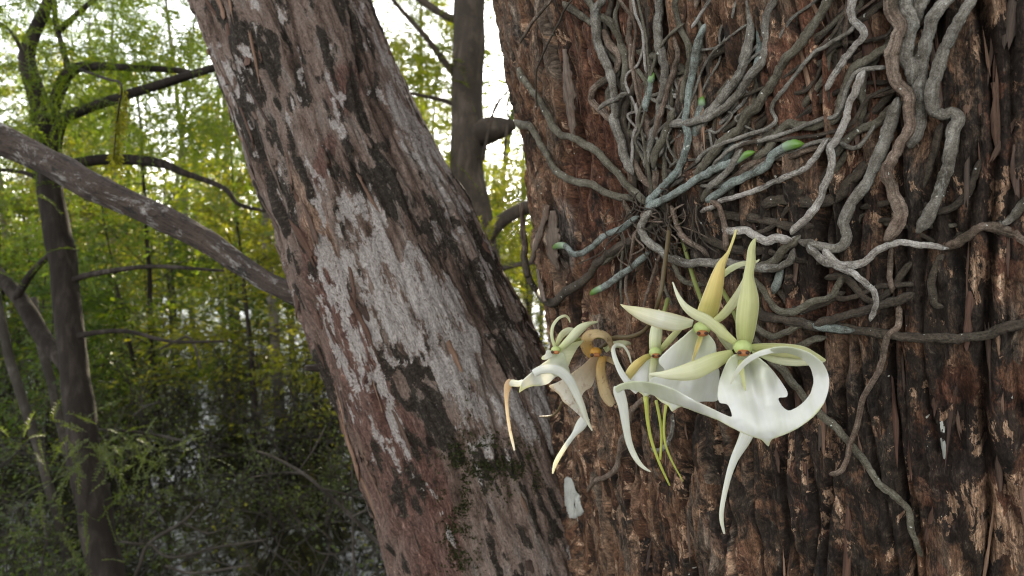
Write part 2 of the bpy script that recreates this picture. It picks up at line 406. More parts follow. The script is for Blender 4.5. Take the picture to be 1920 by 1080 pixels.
trunk = place(obj('trunk', build_main(), M_BARK, tree)); trunk['label'] = 'broad upright trunk with fissured red brown bark'

# ------------------------------------------------------------------ leaning stem
def build_lean():
    n = len(LAX); s = np.concatenate([[0], np.cumsum(np.linalg.norm(np.diff(LAX[:, :3], axis=0), axis=1))])
    # dense where it is seen
    _, ly, _ = proj(LAX[:, :3])
    i0, i1 = np.argmin(np.abs(ly + 120) + 1e3 * (LAX[:, 2] < 1.2)), np.argmin(np.abs(ly - 1250) + 1e3 * (LAX[:, 2] < 0.8))
    ss = np.unique(np.concatenate([np.linspace(0, s[i0], 60), np.linspace(s[i0], s[i1], 440), np.linspace(s[i1], s[-1], 40)]))
    A = np.stack([np.interp(ss, s, LAX[:, k]) for k in range(4)], 1)
    ref = CAM - A[:, :3]
    T, N, B = frames(A[:, :3], ref)
    a = np.unique(np.concatenate([np.linspace(-1.95, 1.95, 330), np.linspace(1.95, 2 * math.pi - 1.95, 40)[1:-1]]))
    S, AA = np.meshgrid(ss, a, indexing='ij'); sh = S.shape
    u = AA * 0.125
    wu = u + 0.012 * noise(u * 7, S * 4, 0, 51)
    fib = 1 - 2 * np.abs(noise(wu * 75, S * 7, 0, 52)); fib2 = noise(wu * 190, S * 22, 0, 53)
    plate = fbm(wu * 26, S * 6, 0, 54, 3); ter = np.floor((plate + 1) * 3) / 3
    cr = np.abs(noise(wu * 17, S * 2.4, 0, 56))
    V0 = A[:, None, :3] + (np.cos(a)[None, :, None] * N[:, None] + np.sin(a)[None, :, None] * B[:, None]) * A[:, 3][:, None, None]
    px, py, d = proj(V0.reshape(-1, 3)); px = px.reshape(sh); py = py.reshape(sh)
    # position across the stem as seen: -1 left .. 1 right
    cx = np.interp(py, LEAN[:, 1], LEAN[:, 0]); hw = np.interp(py, LEAN[:, 1], LEAN[:, 2]); q = (px - cx) / hw
    nb = fbm(wu * 14, S * 5.0, 0, 61, 4); nb2 = fbm(u * 48, S * 24, 0, 63, 3); nb3 = fbm(wu * 60, S * 12, 0, 64, 3)
    lich = 0.62 * blob(px, py, 720, 470, 70, 130, -0.4) + 0.6 * blob(px, py, 800, 560, 90, 90) + 0.6 * blob(px, py, 860, 690, 60, 150, -0.45) + 0.45 * blob(px, py, 930, 780, 90, 70) + 0.35 * blob(px, py, 800, 270, 40, 120, -0.45) + 0.4 * blob(px, py, 640, 560, 40, 200, -0.4) + 0.25 * blob(px, py, 600, 210, 60, 80) + 0.28 * blob(px, py, 470, 110, 60, 120) + 0.45 * blob(px, py, 720, 780, 30, 160, -0.4) + 0.3 * sstep(0.55, 1.0, q)
    black = 0.45 * blob(px, py, 870, 450, 60, 180, -0.4) + 0.55 * blob(px, py, 780, 640, 60, 160, -0.5) + 0.45 * blob(px, py, 560, 130, 90, 100) + 0.4 * blob(px, py, 960, 640, 40, 120, -0.4) + 0.5 * blob(px, py, 700, 360, 50, 80) + 0.5 * blob(px, py, 820, 800, 60, 90) + 0.45 * blob(px, py, 500, 260, 30, 200, -0.4) + 0.5 * blob(px, py, 930, 850, 90, 50) + 0.08 * sstep(0.4, 0.95, q)
    red = 0.9 * blob(px, py, 645, 170, 45, 60) + 0.8 * blob(px, py, 610, 300, 22, 60, 0.3) + 0.75 * blob(px, py, 650, 560, 26, 130, -0.42) + 0.75 * blob(px, py, 760, 830, 45, 180, -0.45) + 0.6 * blob(px, py, 610, 430, 30, 80) + 0.6 * blob(px, py, 820, 980, 45, 160, -0.2) + 0.5 * sstep(-0.3, -1, q) * sstep(300, 600, py)
    tan = 0.9 * blob(px, py, 615, 450, 30, 90, -0.35) + 0.5 * blob(px, py, 560, 330, 22, 80, -0.4) + 0.5 * blob(px, py, 830, 960, 26, 110)
    st1 = fbm(wu * 50, S * 13, 5.5, 67, 4); st2 = fbm(wu * 105, S * 34, 1.5, 68, 3)
    lm = sstep(-0.05, 0.20, 0.55 * lich + 0.36 * nb + 0.46 * st1 + 0.44 * st2 + 0.28 * nb2 - 0.20)
    bm = sstep(-0.06, 0.20, 0.55 * black + 0.36 * fbm(wu * 18, S * 7, 3.3, 66, 3) + 0.52 * nb3 + 0.45 * st2 + 0.3 * nb2 - 0.05) * (1 - 0.8 * lm)
    h = 0.0035 * fib + 0.0012 * fib2 + 0.006 * ter - 0.006 * (1 - sstep(0, 0.07, cr)) + 0.014 * fbm(u * 9, S * 3.4, 0, 57, 2)
    h = h * (1 - 0.45 * lm) + 0.0018 * lm + bm * 0.004 * nb2 + 0.0022 * st2
    # ragged strips on the left side
    h = h + 0.007 * sstep(-0.25, -0.9, q) * (1 - 2 * np.abs(noise(wu * 40, S * 5, 0, 58)))
    r = A[:, 3][:, None] + h - 0.004
    V = A[:, None, :3] + (np.cos(a)[None, :, None] * N[:, None] + np.sin(a)[None, :, None] * B[:, None]) * r[..., None]
    f = lambda x: x.ravel()
    me = mesh_data('leaning_trunk', V.reshape(-1, 3), [grid_faces(sh[0], sh[1], True)], np.stack([f(u), f(S)], 1),
                   dict(lichen=f(lm * (0.74 + 0.25 * st2)), black=f(bm * (0.92 + 0.2 * st2)), red=f(red), tan=f(tan), layer=f(np.clip(plate * 0.5 + 0.5, 0, 1))))
    return me
def m_bark_lean():
    t = NT('lichened_bark'); uv = t.uv(); wv = t.warp(uv, 40, 0.012)
    fine = t.noise(t.scale(wv, (360, 48, 1)), 1.0, 5, 0.72, 0.5)
    mid = t.noise(t.scale(wv, (85, 14, 1), (3, 7, 0)), 1.0, 5, 0.68, 0.6)
    gran = t.noise(t.scale(wv, (300, 190, 1)), 1.0, 5, 0.74, 0.3)
    k = t.math('ADD', t.math('MULTIPLY', t.attr('layer'), 0.35), t.math('MULTIPLY', mid, 0.65))
    c = t.ramp(k, [(0.30, (0.026, 0.018, 0.014)), (0.42, (0.12, 0.080, 0.062)), (0.52, (0.235, 0.172, 0.142)), (0.62, (0.235, 0.20, 0.175)), (0.76, (0.42, 0.375, 0.345))])
    rm = t.ramp(t.math('ADD', t.math('MULTIPLY', t.attr('red'), 0.6), t.math('MULTIPLY', mid, 0.6)), [(0.56, 0), (0.68, 1)])
    c = t.mix(t.math('MULTIPLY', rm, 0.8), c, t.ramp(fine, [(0.3, (0.050, 0.022, 0.018)), (0.5, (0.125, 0.060, 0.047)), (0.62, (0.18, 0.095, 0.072)), (0.75, (0.29, 0.18, 0.14))]))
    tm = t.ramp(t.math('ADD', t.math('MULTIPLY', t.attr('tan'), 0.6), t.math('MULTIPLY', mid, 0.5)), [(0.52, 0), (0.68, 1)])
    c = t.mix(t.math('MULTIPLY', tm, 0.8), c, t.ramp(fine, [(0.3, (0.14, 0.078, 0.05)), (0.7, (0.40, 0.27, 0.19))]))
    c = t.mix(0.85, c, t.ramp(fine, [(0.27, (0.3, 0.28, 0.27)), (0.45, (0.85, 0.85, 0.85)), (0.58, (1.1, 1.1, 1.08)), (0.75, (1.75, 1.72, 1.7))]), 'MULTIPLY')
    brk = t.math('ADD', t.math('MULTIPLY', t.math('SUBTRACT', gran, 0.5), 1.9), t.math('MULTIPLY', t.math('SUBTRACT', fine, 0.5), 1.7))
    bsoft = t.ramp(t.math('ADD', t.attr('black'), brk), [(0.42, 0), (0.58, 1)])
    c = t.mix(t.math('MULTIPLY', bsoft, 0.94), c, t.ramp(gran, [(0.35, (0.008, 0.007, 0.005)), (0.52, (0.026, 0.020, 0.015)), (0.62, (0.075, 0.062, 0.045)), (0.72, (0.16, 0.14, 0.11))]))
    lsoft = t.ramp(t.math('ADD', t.attr('lichen'), brk), [(0.42, 0), (0.60, 1)])
    lc = t.ramp(t.math('ADD', t.math('MULTIPLY', gran, 0.5), t.math('MULTIPLY', mid, 0.5)), [(0.32, (0.16, 0.135, 0.122)), (0.44, (0.33, 0.295, 0.275)), (0.55, (0.44, 0.395, 0.37)), (0.68, (0.58, 0.545, 0.52))])
    c = t.mix(t.math('MULTIPLY', lsoft, 0.92), c, lc)
    grit = t.noise(t.scale(wv, (620, 260, 1), (2, 9, 0)), 1.0, 3, 0.8)
    c = t.mix(0.85, c, t.ramp(grit, [(0.32, (0.35, 0.33, 0.32)), (0.5, (0.97, 0.97, 0.97)), (0.66, (1.5, 1.47, 1.44))]), 'MULTIPLY')
    t.set(Base_Color=c, Roughness=0.9, Specular_IOR_Level=0.25); t.bump(t.math('ADD', fine, t.math('ADD', gran, t.math('MULTIPLY', grit, 0.5))), 0.9, 0.0034)
    return t.m
M_LEAN = m_bark_lean()
lean = place(obj('leaning_trunk', build_lean(), M_LEAN, tree)); lean['label'] = 'leaning stem with pale lichen blotches and black algae'
print('trunks', len(trunk.data.vertices), len(lean.data.vertices))

# the bare limb that leaves the leaning stem
def px_tube(pts, ns=12, n=None, amp=0.12, seed=0, wob=0.0, fr=40, ref=None, wf=0.09):
    """pts rows (px, py, depth, half width px) -> tube with knots"""
    pts = np.asarray(pts, float)
    C = np.column_stack([P(pts[:, 0], pts[:, 1], pts[:, 2]), pts[:, 3] * pts[:, 2] / F])
    n = n or max(8, int(np.hypot(*np.diff(pts[:, :2], axis=0).T).sum() / 9))
    C = catmull(C, n)
    if wob:
        sc = np.mean(C[:, 3])
        for k in range(3): C[:, k] += wob * sc * noise(np.arange(n) * wf, seed * 3.1 + k * 7.7)
    fn = lambda s, a: 1 + amp * noise(np.cos(a) * 1.5 + seed, np.sin(a) * 1.5, s * fr, 5) + amp * 0.6 * noise(np.cos(a) * 4, np.sin(a) * 4 + seed, s * fr * 0.4, 6)
    return tube(C[:, :3], C[:, 3], ns, ref, fn)
def m_limb():
    t = NT('limb_bark'); uv = t.uv(); o = t.co()
    f = t.noise(t.scale(uv, (15, 22, 1)), 1.0, 6, 0.74, 0.8); g = t.noise(t.scale(uv, (5, 19, 1)), 1.0, 7, 0.75, 0.4); h = t.noise(o, 70, 4, 0.7)
    c = t.ramp(f, [(0.3, (0.030, 0.021, 0.016)), (0.5, (0.085, 0.057, 0.043)), (0.72, (0.16, 0.115, 0.09))])
    c = t.mix(t.ramp(g, [(0.53, 0), (0.6, 1)]), c, t.ramp(h, [(0.35, (0.22, 0.19, 0.17)), (0.65, (0.42, 0.39, 0.36))]))
    c = t.mix(t.ramp(t.noise(t.scale(uv, (4, 15, 1), (3, 3, 0)), 1.0, 7, 0.75), [(0.54, 0), (0.6, 1)]), c, (0.030, 0.024, 0.02))
    t.set(Base_Color=c, Roughness=0.9); t.bump(t.math('ADD', f, h), 1.0, 0.012); return t.m
M_LIMB = m_limb()
V, Fc, U = px_tube([(-160, 160, 1.02, 28), (0, 255, 0.99, 27), (120, 320, 0.965, 25.5), (240, 382, 0.945, 24), (360, 446, 0.92, 22), (470, 505, 0.90, 19), (550, 548, 0.88, 18.5), (600, 570, 0.875, 25), (640, 590, 0.87, 44), (680, 610, 0.87, 70)], 28, 150, 0.14, 3, 0.5, 26, None, 0.035)
b = place(obj('branch', mesh_data('branch', V, Fc, U), M_LIMB, tree)); b['label'] = 'bare mottled limb growing from the leaning stem'
for pts in ([(572, 690, 0.86, 6), (600, 690, 0.87, 8), (660, 680, 0.87, 12)], [(400, 100, 0.93, 4), (470, 108, 0.86, 5), (520, 96, 0.85, 5)]):
    V, Fc, U = px_tube(pts, 8, 14, 0.2, 5, 0.2)
    place(obj('twig', mesh_data('twig', V, Fc, U), M_LIMB, tree))

# ------------------------------------------------------------------ loose bark: flakes and peeling strips
def m_flake():
    t = NT('bark_flake'); uv = t.uv(); r = t.rnd()
    f = t.noise(t.warp(t.scale(t.co(), (9, 2.5, 9)), 2.0, 0.5), 1.0, 5, 0.75, 0.5)
    c = t.ramp(r, [(0.0, (0.05, 0.03, 0.022)), (0.35, (0.10, 0.05, 0.032)), (0.6, (0.085, 0.062, 0.048)), (0.85, (0.18, 0.105, 0.07)), (1.0, (0.32, 0.20, 0.13))])
    c = t.mix(0.8, c, t.ramp(f, [(0.3, (0.25, 0.23, 0.22)), (0.5, (1, 1, 1)), (0.7, (1.8, 1.7, 1.6))]), 'MULTIPLY')
    t.set(Base_Color=c, Roughness=0.85); t.bump(f, 0.6, 0.001); return t.m
M_FLAKE = m_flake()
def flake_mesh(seed):
    r = np.random.default_rng(seed); nr, nc = 7, 3
    t = np.linspace(0, 1, nr); s = np.linspace(-1, 1, nc)
    w = 0.5 * (0.18 + 0.82 * np.sin(np.pi * np.clip(t * 0.9 + 0.05, 0, 1))**0.8) * (1 + 0.16 * r.normal(size=nr))
    bend = 0.05 * np.cumsum(r.normal(size=nr)) / 3
    X = bend[:, None] + w[:, None] * s[None] + 0.05 * r.normal(size=(nr, nc)); Y = (t - 0.5)[:, None] + 0.03 * r.normal(size=(nr, nc)) * (1 + 3 * (np.abs(t - 0.5) > 0.42))[:, None]
    curl = r.uniform(0.2, 1.2) * np.maximum(0, t - 0.6)**2 + r.uniform(0, 0.7) * np.maximum(0, 0.25 - t)**2
    Zt = curl[:, None] * 1.2 + 0.03 * r.normal(size=(nr, nc)) + 0.06 * (1 - s[None]**2)
    top = np.stack([X, Y, Zt], -1).reshape(-1, 3); bot = top - [0, 0, 0.06]
    V = np.vstack([top, bot]); n = nr * nc; g = grid_faces(nr, nc)
    ring = np.concatenate([np.arange(nc), np.arange(1, nr) * nc + nc - 1, n - 2 - np.arange(nc - 1), (np.arange(nr - 2, 0, -1)) * nc])
    j = np.roll(ring, -1)
    side = np.stack([ring, ring + n, j + n, j], 1)
    uv = np.stack([np.tile(np.tile(s, nr), 2), np.tile(np.repeat(t * 3, nc), 2)], 1)
    return mesh_data('bark_flake', V, [g, g[:, ::-1] + n, side], uv)
FL = [flake_mesh(100 + i) for i in range(14)]
for m in FL: m.materials.append(M_FLAKE)
_n = len(trunk.data.vertices); _co = np.empty(_n * 3, np.float32); _no = np.empty(_n * 3, np.float32)
trunk.data.vertices.foreach_get('co', _co); trunk.data.vertices.foreach_get('normal', _no); _co = _co.reshape(-1, 3).astype(float); _no = _no.reshape(-1, 3).astype(float)
_x, _y, _d = proj(_co); _k = (np.sum(_no * (CAM - _co), 1) > 0) & (_d > 0.25) & (_x > 880) & (_x < 2000) & (_y > -100) & (_y < 1180)
_co, _no, _x, _y = _co[_k], _no[_k], _x[_k], _y[_k]
def snap(px, py, k=14):
    """points and smooth normals of the modelled bark surface seen at pixels"""
    p, nn = [], []
    for a, b in zip(np.ravel(px), np.ravel(py)):
        i = np.argpartition((_x - a)**2 + (_y - b)**2, k)[:k]; p.append(_co[i].mean(0)); nn.append(_no[i].mean(0))
    p = np.array(p); nn = np.array(nn); nn /= np.linalg.norm(nn, axis=1)[:, None]; sh = np.shape(px)
    q = CAM + pray(np.ravel(px), np.ravel(py)) * ((p - CAM) @ FWD)[:, None]
    return q.reshape(sh + (3,)), nn.reshape(sh + (3,))
def put_flake(px, py, L, Wd, lift=0.004, rot=None):
    q, nrm = snap(np.array([px]), np.array([py]), 30); q, nrm = q[0], nrm[0]; nrm = nrm + 2 * hit_main(np.array([px]), np.array([py]))[2][0]; nrm /= np.linalg.norm(nrm)
    axis = np.array([TX, TY, 1.0]); axis /= np.linalg.norm(axis)
    ang = random.gauss(0, 0.12) if rot is None else rot
    xx = np.cross(axis, nrm); xx /= np.linalg.norm(xx); yy = np.cross(nrm, xx)
    x2 = xx * math.cos(ang) + yy * math.sin(ang); y2 = np.cross(nrm, x2)
    if random.random() < 0.4: x2, y2 = -x2, -y2
    o = bpy.data.objects.new('bark_flake', random.choice(FL)); COL.objects.link(o); o.parent = trunk
    hz = min(L, Wd * 2.5) * 0.55
    M = np.eye(4); M[:3, 0] = x2 * Wd; M[:3, 1] = y2 * L; M[:3, 2] = nrm * hz; M[:3, 3] = q + nrm * lift
    o.matrix_basis = Matrix(M.tolist())
    return o
def lean_flakes(n=90):
    r = random.Random(14); me = lean.data; m = len(me.vertices); co = np.empty(m * 3, np.float32); no = np.empty(m * 3, np.float32)
    me.vertices.foreach_get('co', co); me.vertices.foreach_get('normal', no); co = co.reshape(-1, 3).astype(float); no = no.reshape(-1, 3).astype(float)
    x, y, d = proj(co); face = np.sum(norm0(no) * norm0(CAM - co), 1)
    cx = np.interp(y, LEAN[:, 1], LEAN[:, 0]); hw = np.interp(y, LEAN[:, 1], LEAN[:, 2]); q = (x - cx) / hw
    w = ((y > -60) & (y < 1120) & (face > -0.1) & (co[:, 2] > 1.2)) * (1.0 * sstep(-0.35, -0.95, q) + 0.12 + 0.5 * blob(x, y, 610, 400, 40, 60))
    for i in np.random.default_rng(3).choice(m, n, p=w / w.sum()):
        nrm = norm0(no[i]); k = np.argmin(np.linalg.norm(LAX[:, :3] - co[i], axis=1)); ax = LAX[max(0, k - 4), :3] - LAX[min(len(LAX) - 1, k + 4), :3]
        ax = norm0(ax - nrm * (ax @ nrm)); xx = np.cross(ax, nrm); a = r.gauss(0, 0.15); x2 = xx * math.cos(a) + ax * math.sin(a); y2 = np.cross(nrm, x2)
        if r.random() < 0.5: x2, y2 = -x2, -y2
        L = 0.014 + 0.06 * r.random()**2; Wd = 0.004 + 0.009 * r.random()**2
        o = bpy.data.objects.new('bark_flake', r.choice(FL)); COL.objects.link(o); o.parent = lean
        M = np.eye(4); M[:3, 0] = x2 * Wd; M[:3, 1] = y2 * L; M[:3, 2] = nrm * min(L, Wd * 2.5) * 0.7; M[:3, 3] = co[i] + nrm * 0.001
        o.matrix_basis = Matrix(M.tolist())
def norm0(v): return v / (np.linalg.norm(v, axis=-1, keepdims=True) + 1e-9)
lean_flakes()
rf = random.Random(5)
for i in range(210):
    px, py = rf.uniform(930, 1915), rf.uniform(5, 1075)
    if px < 1015 + 0.05 * (py - 400) and py > 100: continue
    if 1170 < px < 1800 and 180 < py < 640 and rf.random() < 0.6: continue
    big = rf.random()
    L = 0.010 + 0.050 * big**3 + 0.010 * rf.random(); Wd = 0.0014 + 0.0042 * rf.random()**2 * (0.5 + big)
    put_flake(px, py, L, Wd, 0.0002 + 0.001 * rf.random())
def surf_poly(pts, lift, thick, name, mat, jag=0.0):
    """a thin crust with a traced outline lying on the big trunk"""
    pts = np.asarray(pts, float)
    pts = catmull(np.vstack([pts, pts[:1]]), len(pts) * 5)[:-1]
    pts = pts + jag * np.stack([noise(np.arange(len(pts)) * 0.9, 3.0), noise(np.arange(len(pts)) * 0.9, 9.0)], 1)
    x0, y0 = pts.min(0); x1, y1 = pts.max(0)
    gx, gy = np.meshgrid(np.arange(x0, x1, 5), np.arange(y0, y1, 7)); inner = np.stack([gx.ravel(), gy.ravel()], 1)
    n = len(pts)
    v, e, f, *_ = delaunay_2d_cdt([Vector(p) for p in np.vstack([pts, inner])], [(i, (i + 1) % n) for i in range(n)], [], 1, 1e-4)
    v = np.array([tuple(a) for a in v]); f = np.array([t for t in f if len(t) == 3])
    q, nr = snap(v[:, 0], v[:, 1], 40); nr = nr * 0.3 + hit_main(v[:, 0], v[:, 1])[2]
    rim = np.array([np.hypot(*(pts - p).T).min() for p in v])
    hh = lift + 0.0005 * noise(v[:, 0] * 0.12, v[:, 1] * 0.05) 
    top = q + nr * (hh * (0.3 + 0.7 * sstep(0, 5, rim)))[:, None]
    bot = q - nr * 0.006
    V = np.vstack([top, bot]); m = len(v)
    g = np.stack([v[:, 0], v[:, 1]], 1) * 0.01
    return mesh_data(name, V, [f, f[:, ::-1] + m], np.vstack([g, g]))
def m_lichen():
    t = NT('chalky_lichen'); f = t.noise(t.scale(t.uv(), (26, 5, 1)), 1, 5, 0.7); g = t.noise(t.uv(), 14, 3)
    c = t.mix(t.ramp(g, [(0.6, 0), (0.7, 1)]), t.ramp(f, [(0.3, (0.30, 0.30, 0.26)), (0.5, (0.46, 0.46, 0.41)), (0.7, (0.56, 0.56, 0.51))]), (0.33, 0.34, 0.28))
    t.set(Base_Color=c, Roughness=0.95); t.bump(f, 0.5, 0.001); return t.m
M_LICHEN = m_lichen()
def z8(X, Y): return (780 + X / 2.7, 680 + Y / 2.7)
def z9(X, Y): return (1200 + X / 2.667, 740 + Y / 2.667)
lc = obj('lichen_patch', surf_poly([z8(*p) for p in ((755, 590), (770, 575), (800, 600), (815, 650), (845, 690), (855, 760), (850, 810), (825, 812), (810, 840), (790, 800), (765, 770), (755, 690))], 0.0032, 0.0, 'lichen_patch', M_LICHEN, 2.0), M_LICHEN, trunk)
lc['label'] = 'pale grey lichen patch on the bark below the wilted bloom'
lc = obj('lichen_patch', surf_poly([z9(*p) for p in ((1500, 120), (1517, 132), (1542, 210), (1534, 290), (1520, 322), (1506, 250), (1497, 160))], 0.0032, 0.0, 'lichen_patch', M_LICHEN, 1.5), M_LICHEN, trunk)
lc['label'] = 'white sliver of lichen on smooth red bark'
# peeling strips at the left limb of the big trunk
def m_strip():
    t = NT('peeled_bark'); uv = t.uv(); o = t.co()
    f = t.noise(t.scale(o, (420, 420, 40)), 1.0, 5, 0.72, 0.5); g = t.noise(o, 60, 5, 0.7)
    c = t.mix(t.ramp(g, [(0.4, 0), (0.6, 1)]), t.ramp(t.rnd(), [(0, (0.10, 0.055, 0.036)), (0.5, (0.12, 0.085, 0.062)), (1, (0.15, 0.075, 0.045))]), (0.15, 0.115, 0.09))
    c = t.mix(0.9, c, t.ramp(f, [(0.3, (0.25, 0.23, 0.22)), (0.5, (1, 1, 1)), (0.7, (1.8, 1.7, 1.6))]), 'MULTIPLY')
    t.set(Base_Color=c, Roughness=0.85); t.bump(f, 0.7, 0.0015); return t.m
M_STRIP = m_strip()
def strip(pts, name='bark_strip', mat=None):
    """pts rows (px, py, half width px, lift m)"""
    a = catmull(np.array(pts, float), 22)
    n2 = np.gradient(a[:, :2], axis=0); n2 = np.stack([-n2[:, 1], n2[:, 0]], 1); n2 /= np.linalg.norm(n2, axis=1)[:, None]
    s = np.linspace(-1, 1, 4)
    hw = a[:, 2] * (1 + 0.55 * noise(np.arange(22) * 0.9, pts[0][0] * 0.37)) * (0.15 + 0.85 * np.sin(np.pi * np.linspace(0.05, 0.95, 22))**0.5)
    s = s[None] + 0.35 * np.stack([noise(np.arange(22) * 1.3, 4.4 * j + pts[0][1]) for j in range(4)], 1)
    X = a[:, 0][:, None] + n2[:, 0][:, None] * hw[:, None] * s; Y = a[:, 1][:, None] + n2[:, 1][:, None] * hw[:, None] * s
    _, q, nr = hit_main(X, Y)
    V = q + nr * (a[:, 3][:, None] + 0.0015 * (1 - s**2))[..., None]
    me = mesh_data(name, V.reshape(-1, 3), [grid_faces(22, 4)], np.stack([s.ravel(), np.repeat(np.linspace(0, 4, 22), 4)], 1))
    o = obj(name, me, mat or M_STRIP, trunk); md = o.modifiers.new('thick', 'SOLIDIFY'); md.thickness = 0.0018; md.offset = 0
    return o
for pts in ([(1036, 492, 5, 0.022), (1041, 460, 6, 0.02), (1049, 420, 5, 0.016), (1053, 385, 4, 0.012)],
            [(1037, 505, 3, 0.016), (1050, 535, 4, 0.02), (1064, 556, 4, 0.024), (1072, 564, 2, 0.026)],
            [(1060, 395, 9, 0.012), (1064, 440, 12, 0.014), (1066, 480, 10, 0.015), (1072, 505, 4, 0.012)],
            [(1004, 480, 4, 0.012), (1002, 430, 5, 0.013), (996, 380, 3, 0.011)],
            [(1085, 95, 6, 0.012), (1092, 150, 9, 0.013), (1096, 215, 8, 0.012), (1101, 260, 4, 0.012)]):
    strip(pts)

# ------------------------------------------------------------------ orchid roots
orchid_base = P(1243, 385, hit_main(np.array([1243.]), np.array([385.]))[0])[0]
orchid = tagged(empty('ghost_orchid', tuple(orchid_base)), 'leafless white ghost orchid with tangled grey roots clinging to the big trunk', 'orchid')
def m_root(name, c1, c2, c3, stria=0.0, fleck=0.0, fc=(0.55, 0.55, 0.5)):
    t = NT(name); uv = t.uv(); o = t.co()
    g = t.noise(o, 70, 6, 0.72, 0.4); f = t.noise(t.scale(uv, (13, 28, 1)), 1, 5, 0.74, 0.9); h = t.noise(o, 520, 4, 0.7); ring = t.noise(t.scale(uv, (1.2, 260, 1)), 1, 3, 0.7, 0.6)
    k = t.math('ADD', t.math('MULTIPLY', g, 0.7), t.math('MULTIPLY', h, 0.3))
    c = t.ramp(k, [(0.36, c1), (0.5, c2), (0.63, c3)])
    r = t.rnd()
    c = t.mix(t.math('MULTIPLY', r, 0.5), c, t.mix(0.5, c, (0.09, 0.07, 0.05)))
    # rubbed dirt and algae in blotches
    c = t.mix(t.math('MULTIPLY', t.ramp(t.noise(o, 38, 6, 0.76), [(0.50, 0), (0.60, 1)]), 0.75), c, t.ramp(h, [(0.35, (0.026, 0.021, 0.014)), (0.65, (0.095, 0.078, 0.052))]))
    c = t.mix(0.35 + 0.6 * stria, c, t.ramp(f, [(0.3, (0.3, 0.27, 0.25)), (0.5, (1, 1, 1)), (0.7, (1.5, 1.47, 1.45))]), 'MULTIPLY')
    c = t.mix(0.35, c, t.ramp(ring, [(0.33, (0.5, 0.48, 0.46)), (0.5, (1, 1, 1))]), 'MULTIPLY')
    if fleck: c = t.mix(t.math('MULTIPLY', t.ramp(t.noise(t.scale(uv, (4, 70, 1)), 1, 6, 0.76, 0.6), [(0.52, 0), (0.60, 1)]), fleck), c, fc)
    gr = t.noise(o, 1300, 2, 0.8)
    c = t.mix(0.7, c, t.ramp(gr, [(0.33, (0.45, 0.43, 0.42)), (0.5, (1, 1, 1)), (0.66, (1.4, 1.4, 1.4))]), 'MULTIPLY')
    c = t.mix(t.ramp(t.noise(o, 300, 1), [(0.75, 0), (0.77, 1)]), c, (0.6, 0.6, 0.55))
    t.set(Base_Color=c, Roughness=0.75, Specular_IOR_Level=0.3)
    t.bump(t.math('ADD', t.math('ADD', t.math('MULTIPLY', f, 0.5 + stria), h), t.math('MULTIPLY', ring, 0.35)), 0.85, 0.0016); return t.m
RM = dict(o=m_root('olive_root', (0.070, 0.060, 0.040), (0.145, 0.128, 0.092), (0.235, 0.215, 0.168), 0.3, 0.25, (0.28, 0.28, 0.24)),
          b=m_root('blue_green_root', (0.12, 0.14, 0.125), (0.24, 0.275, 0.25), (0.42, 0.46, 0.43), 0.2, 0.35, (0.45, 0.50, 0.47)),
          g=m_root('grey_root', (0.10, 0.086, 0.069), (0.225, 0.205, 0.172), (0.38, 0.355, 0.31), 0.35, 0.4, (0.42, 0.42, 0.38)),
          w=m_root('whitened_root', (0.15, 0.12, 0.10), (0.42, 0.38, 0.335), (0.62, 0.585, 0.54), 0.5, 0.6, (0.60, 0.58, 0.54)),
          t=m_root('dry_tan_root', (0.10, 0.062, 0.042), (0.24, 0.172, 0.128), (0.40, 0.315, 0.25), 0.95, 0.2, (0.36, 0.30, 0.25)),
          d=m_root('dark_root', (0.032, 0.024, 0.017), (0.072, 0.055, 0.040), (0.125, 0.10, 0.075), 0.5, 0.2, (0.18, 0.165, 0.14)))
def m_tip():
    t = NT('green_root_tip'); c = t.mix(t.math('MINIMUM', t.attr('along'), 1.0), (0.12, 0.24, 0.03), (0.24, 0.32, 0.22))
    t.set(Base_Color=c, Roughness=0.35, Specular_IOR_Level=0.5, Subsurface_Weight=0.15); t.b.inputs['Subsurface Radius'].default_value = (0.002, 0.003, 0.001); return t.m
M_TIP = m_tip()
BARK0 = 0.006
rn = [0]
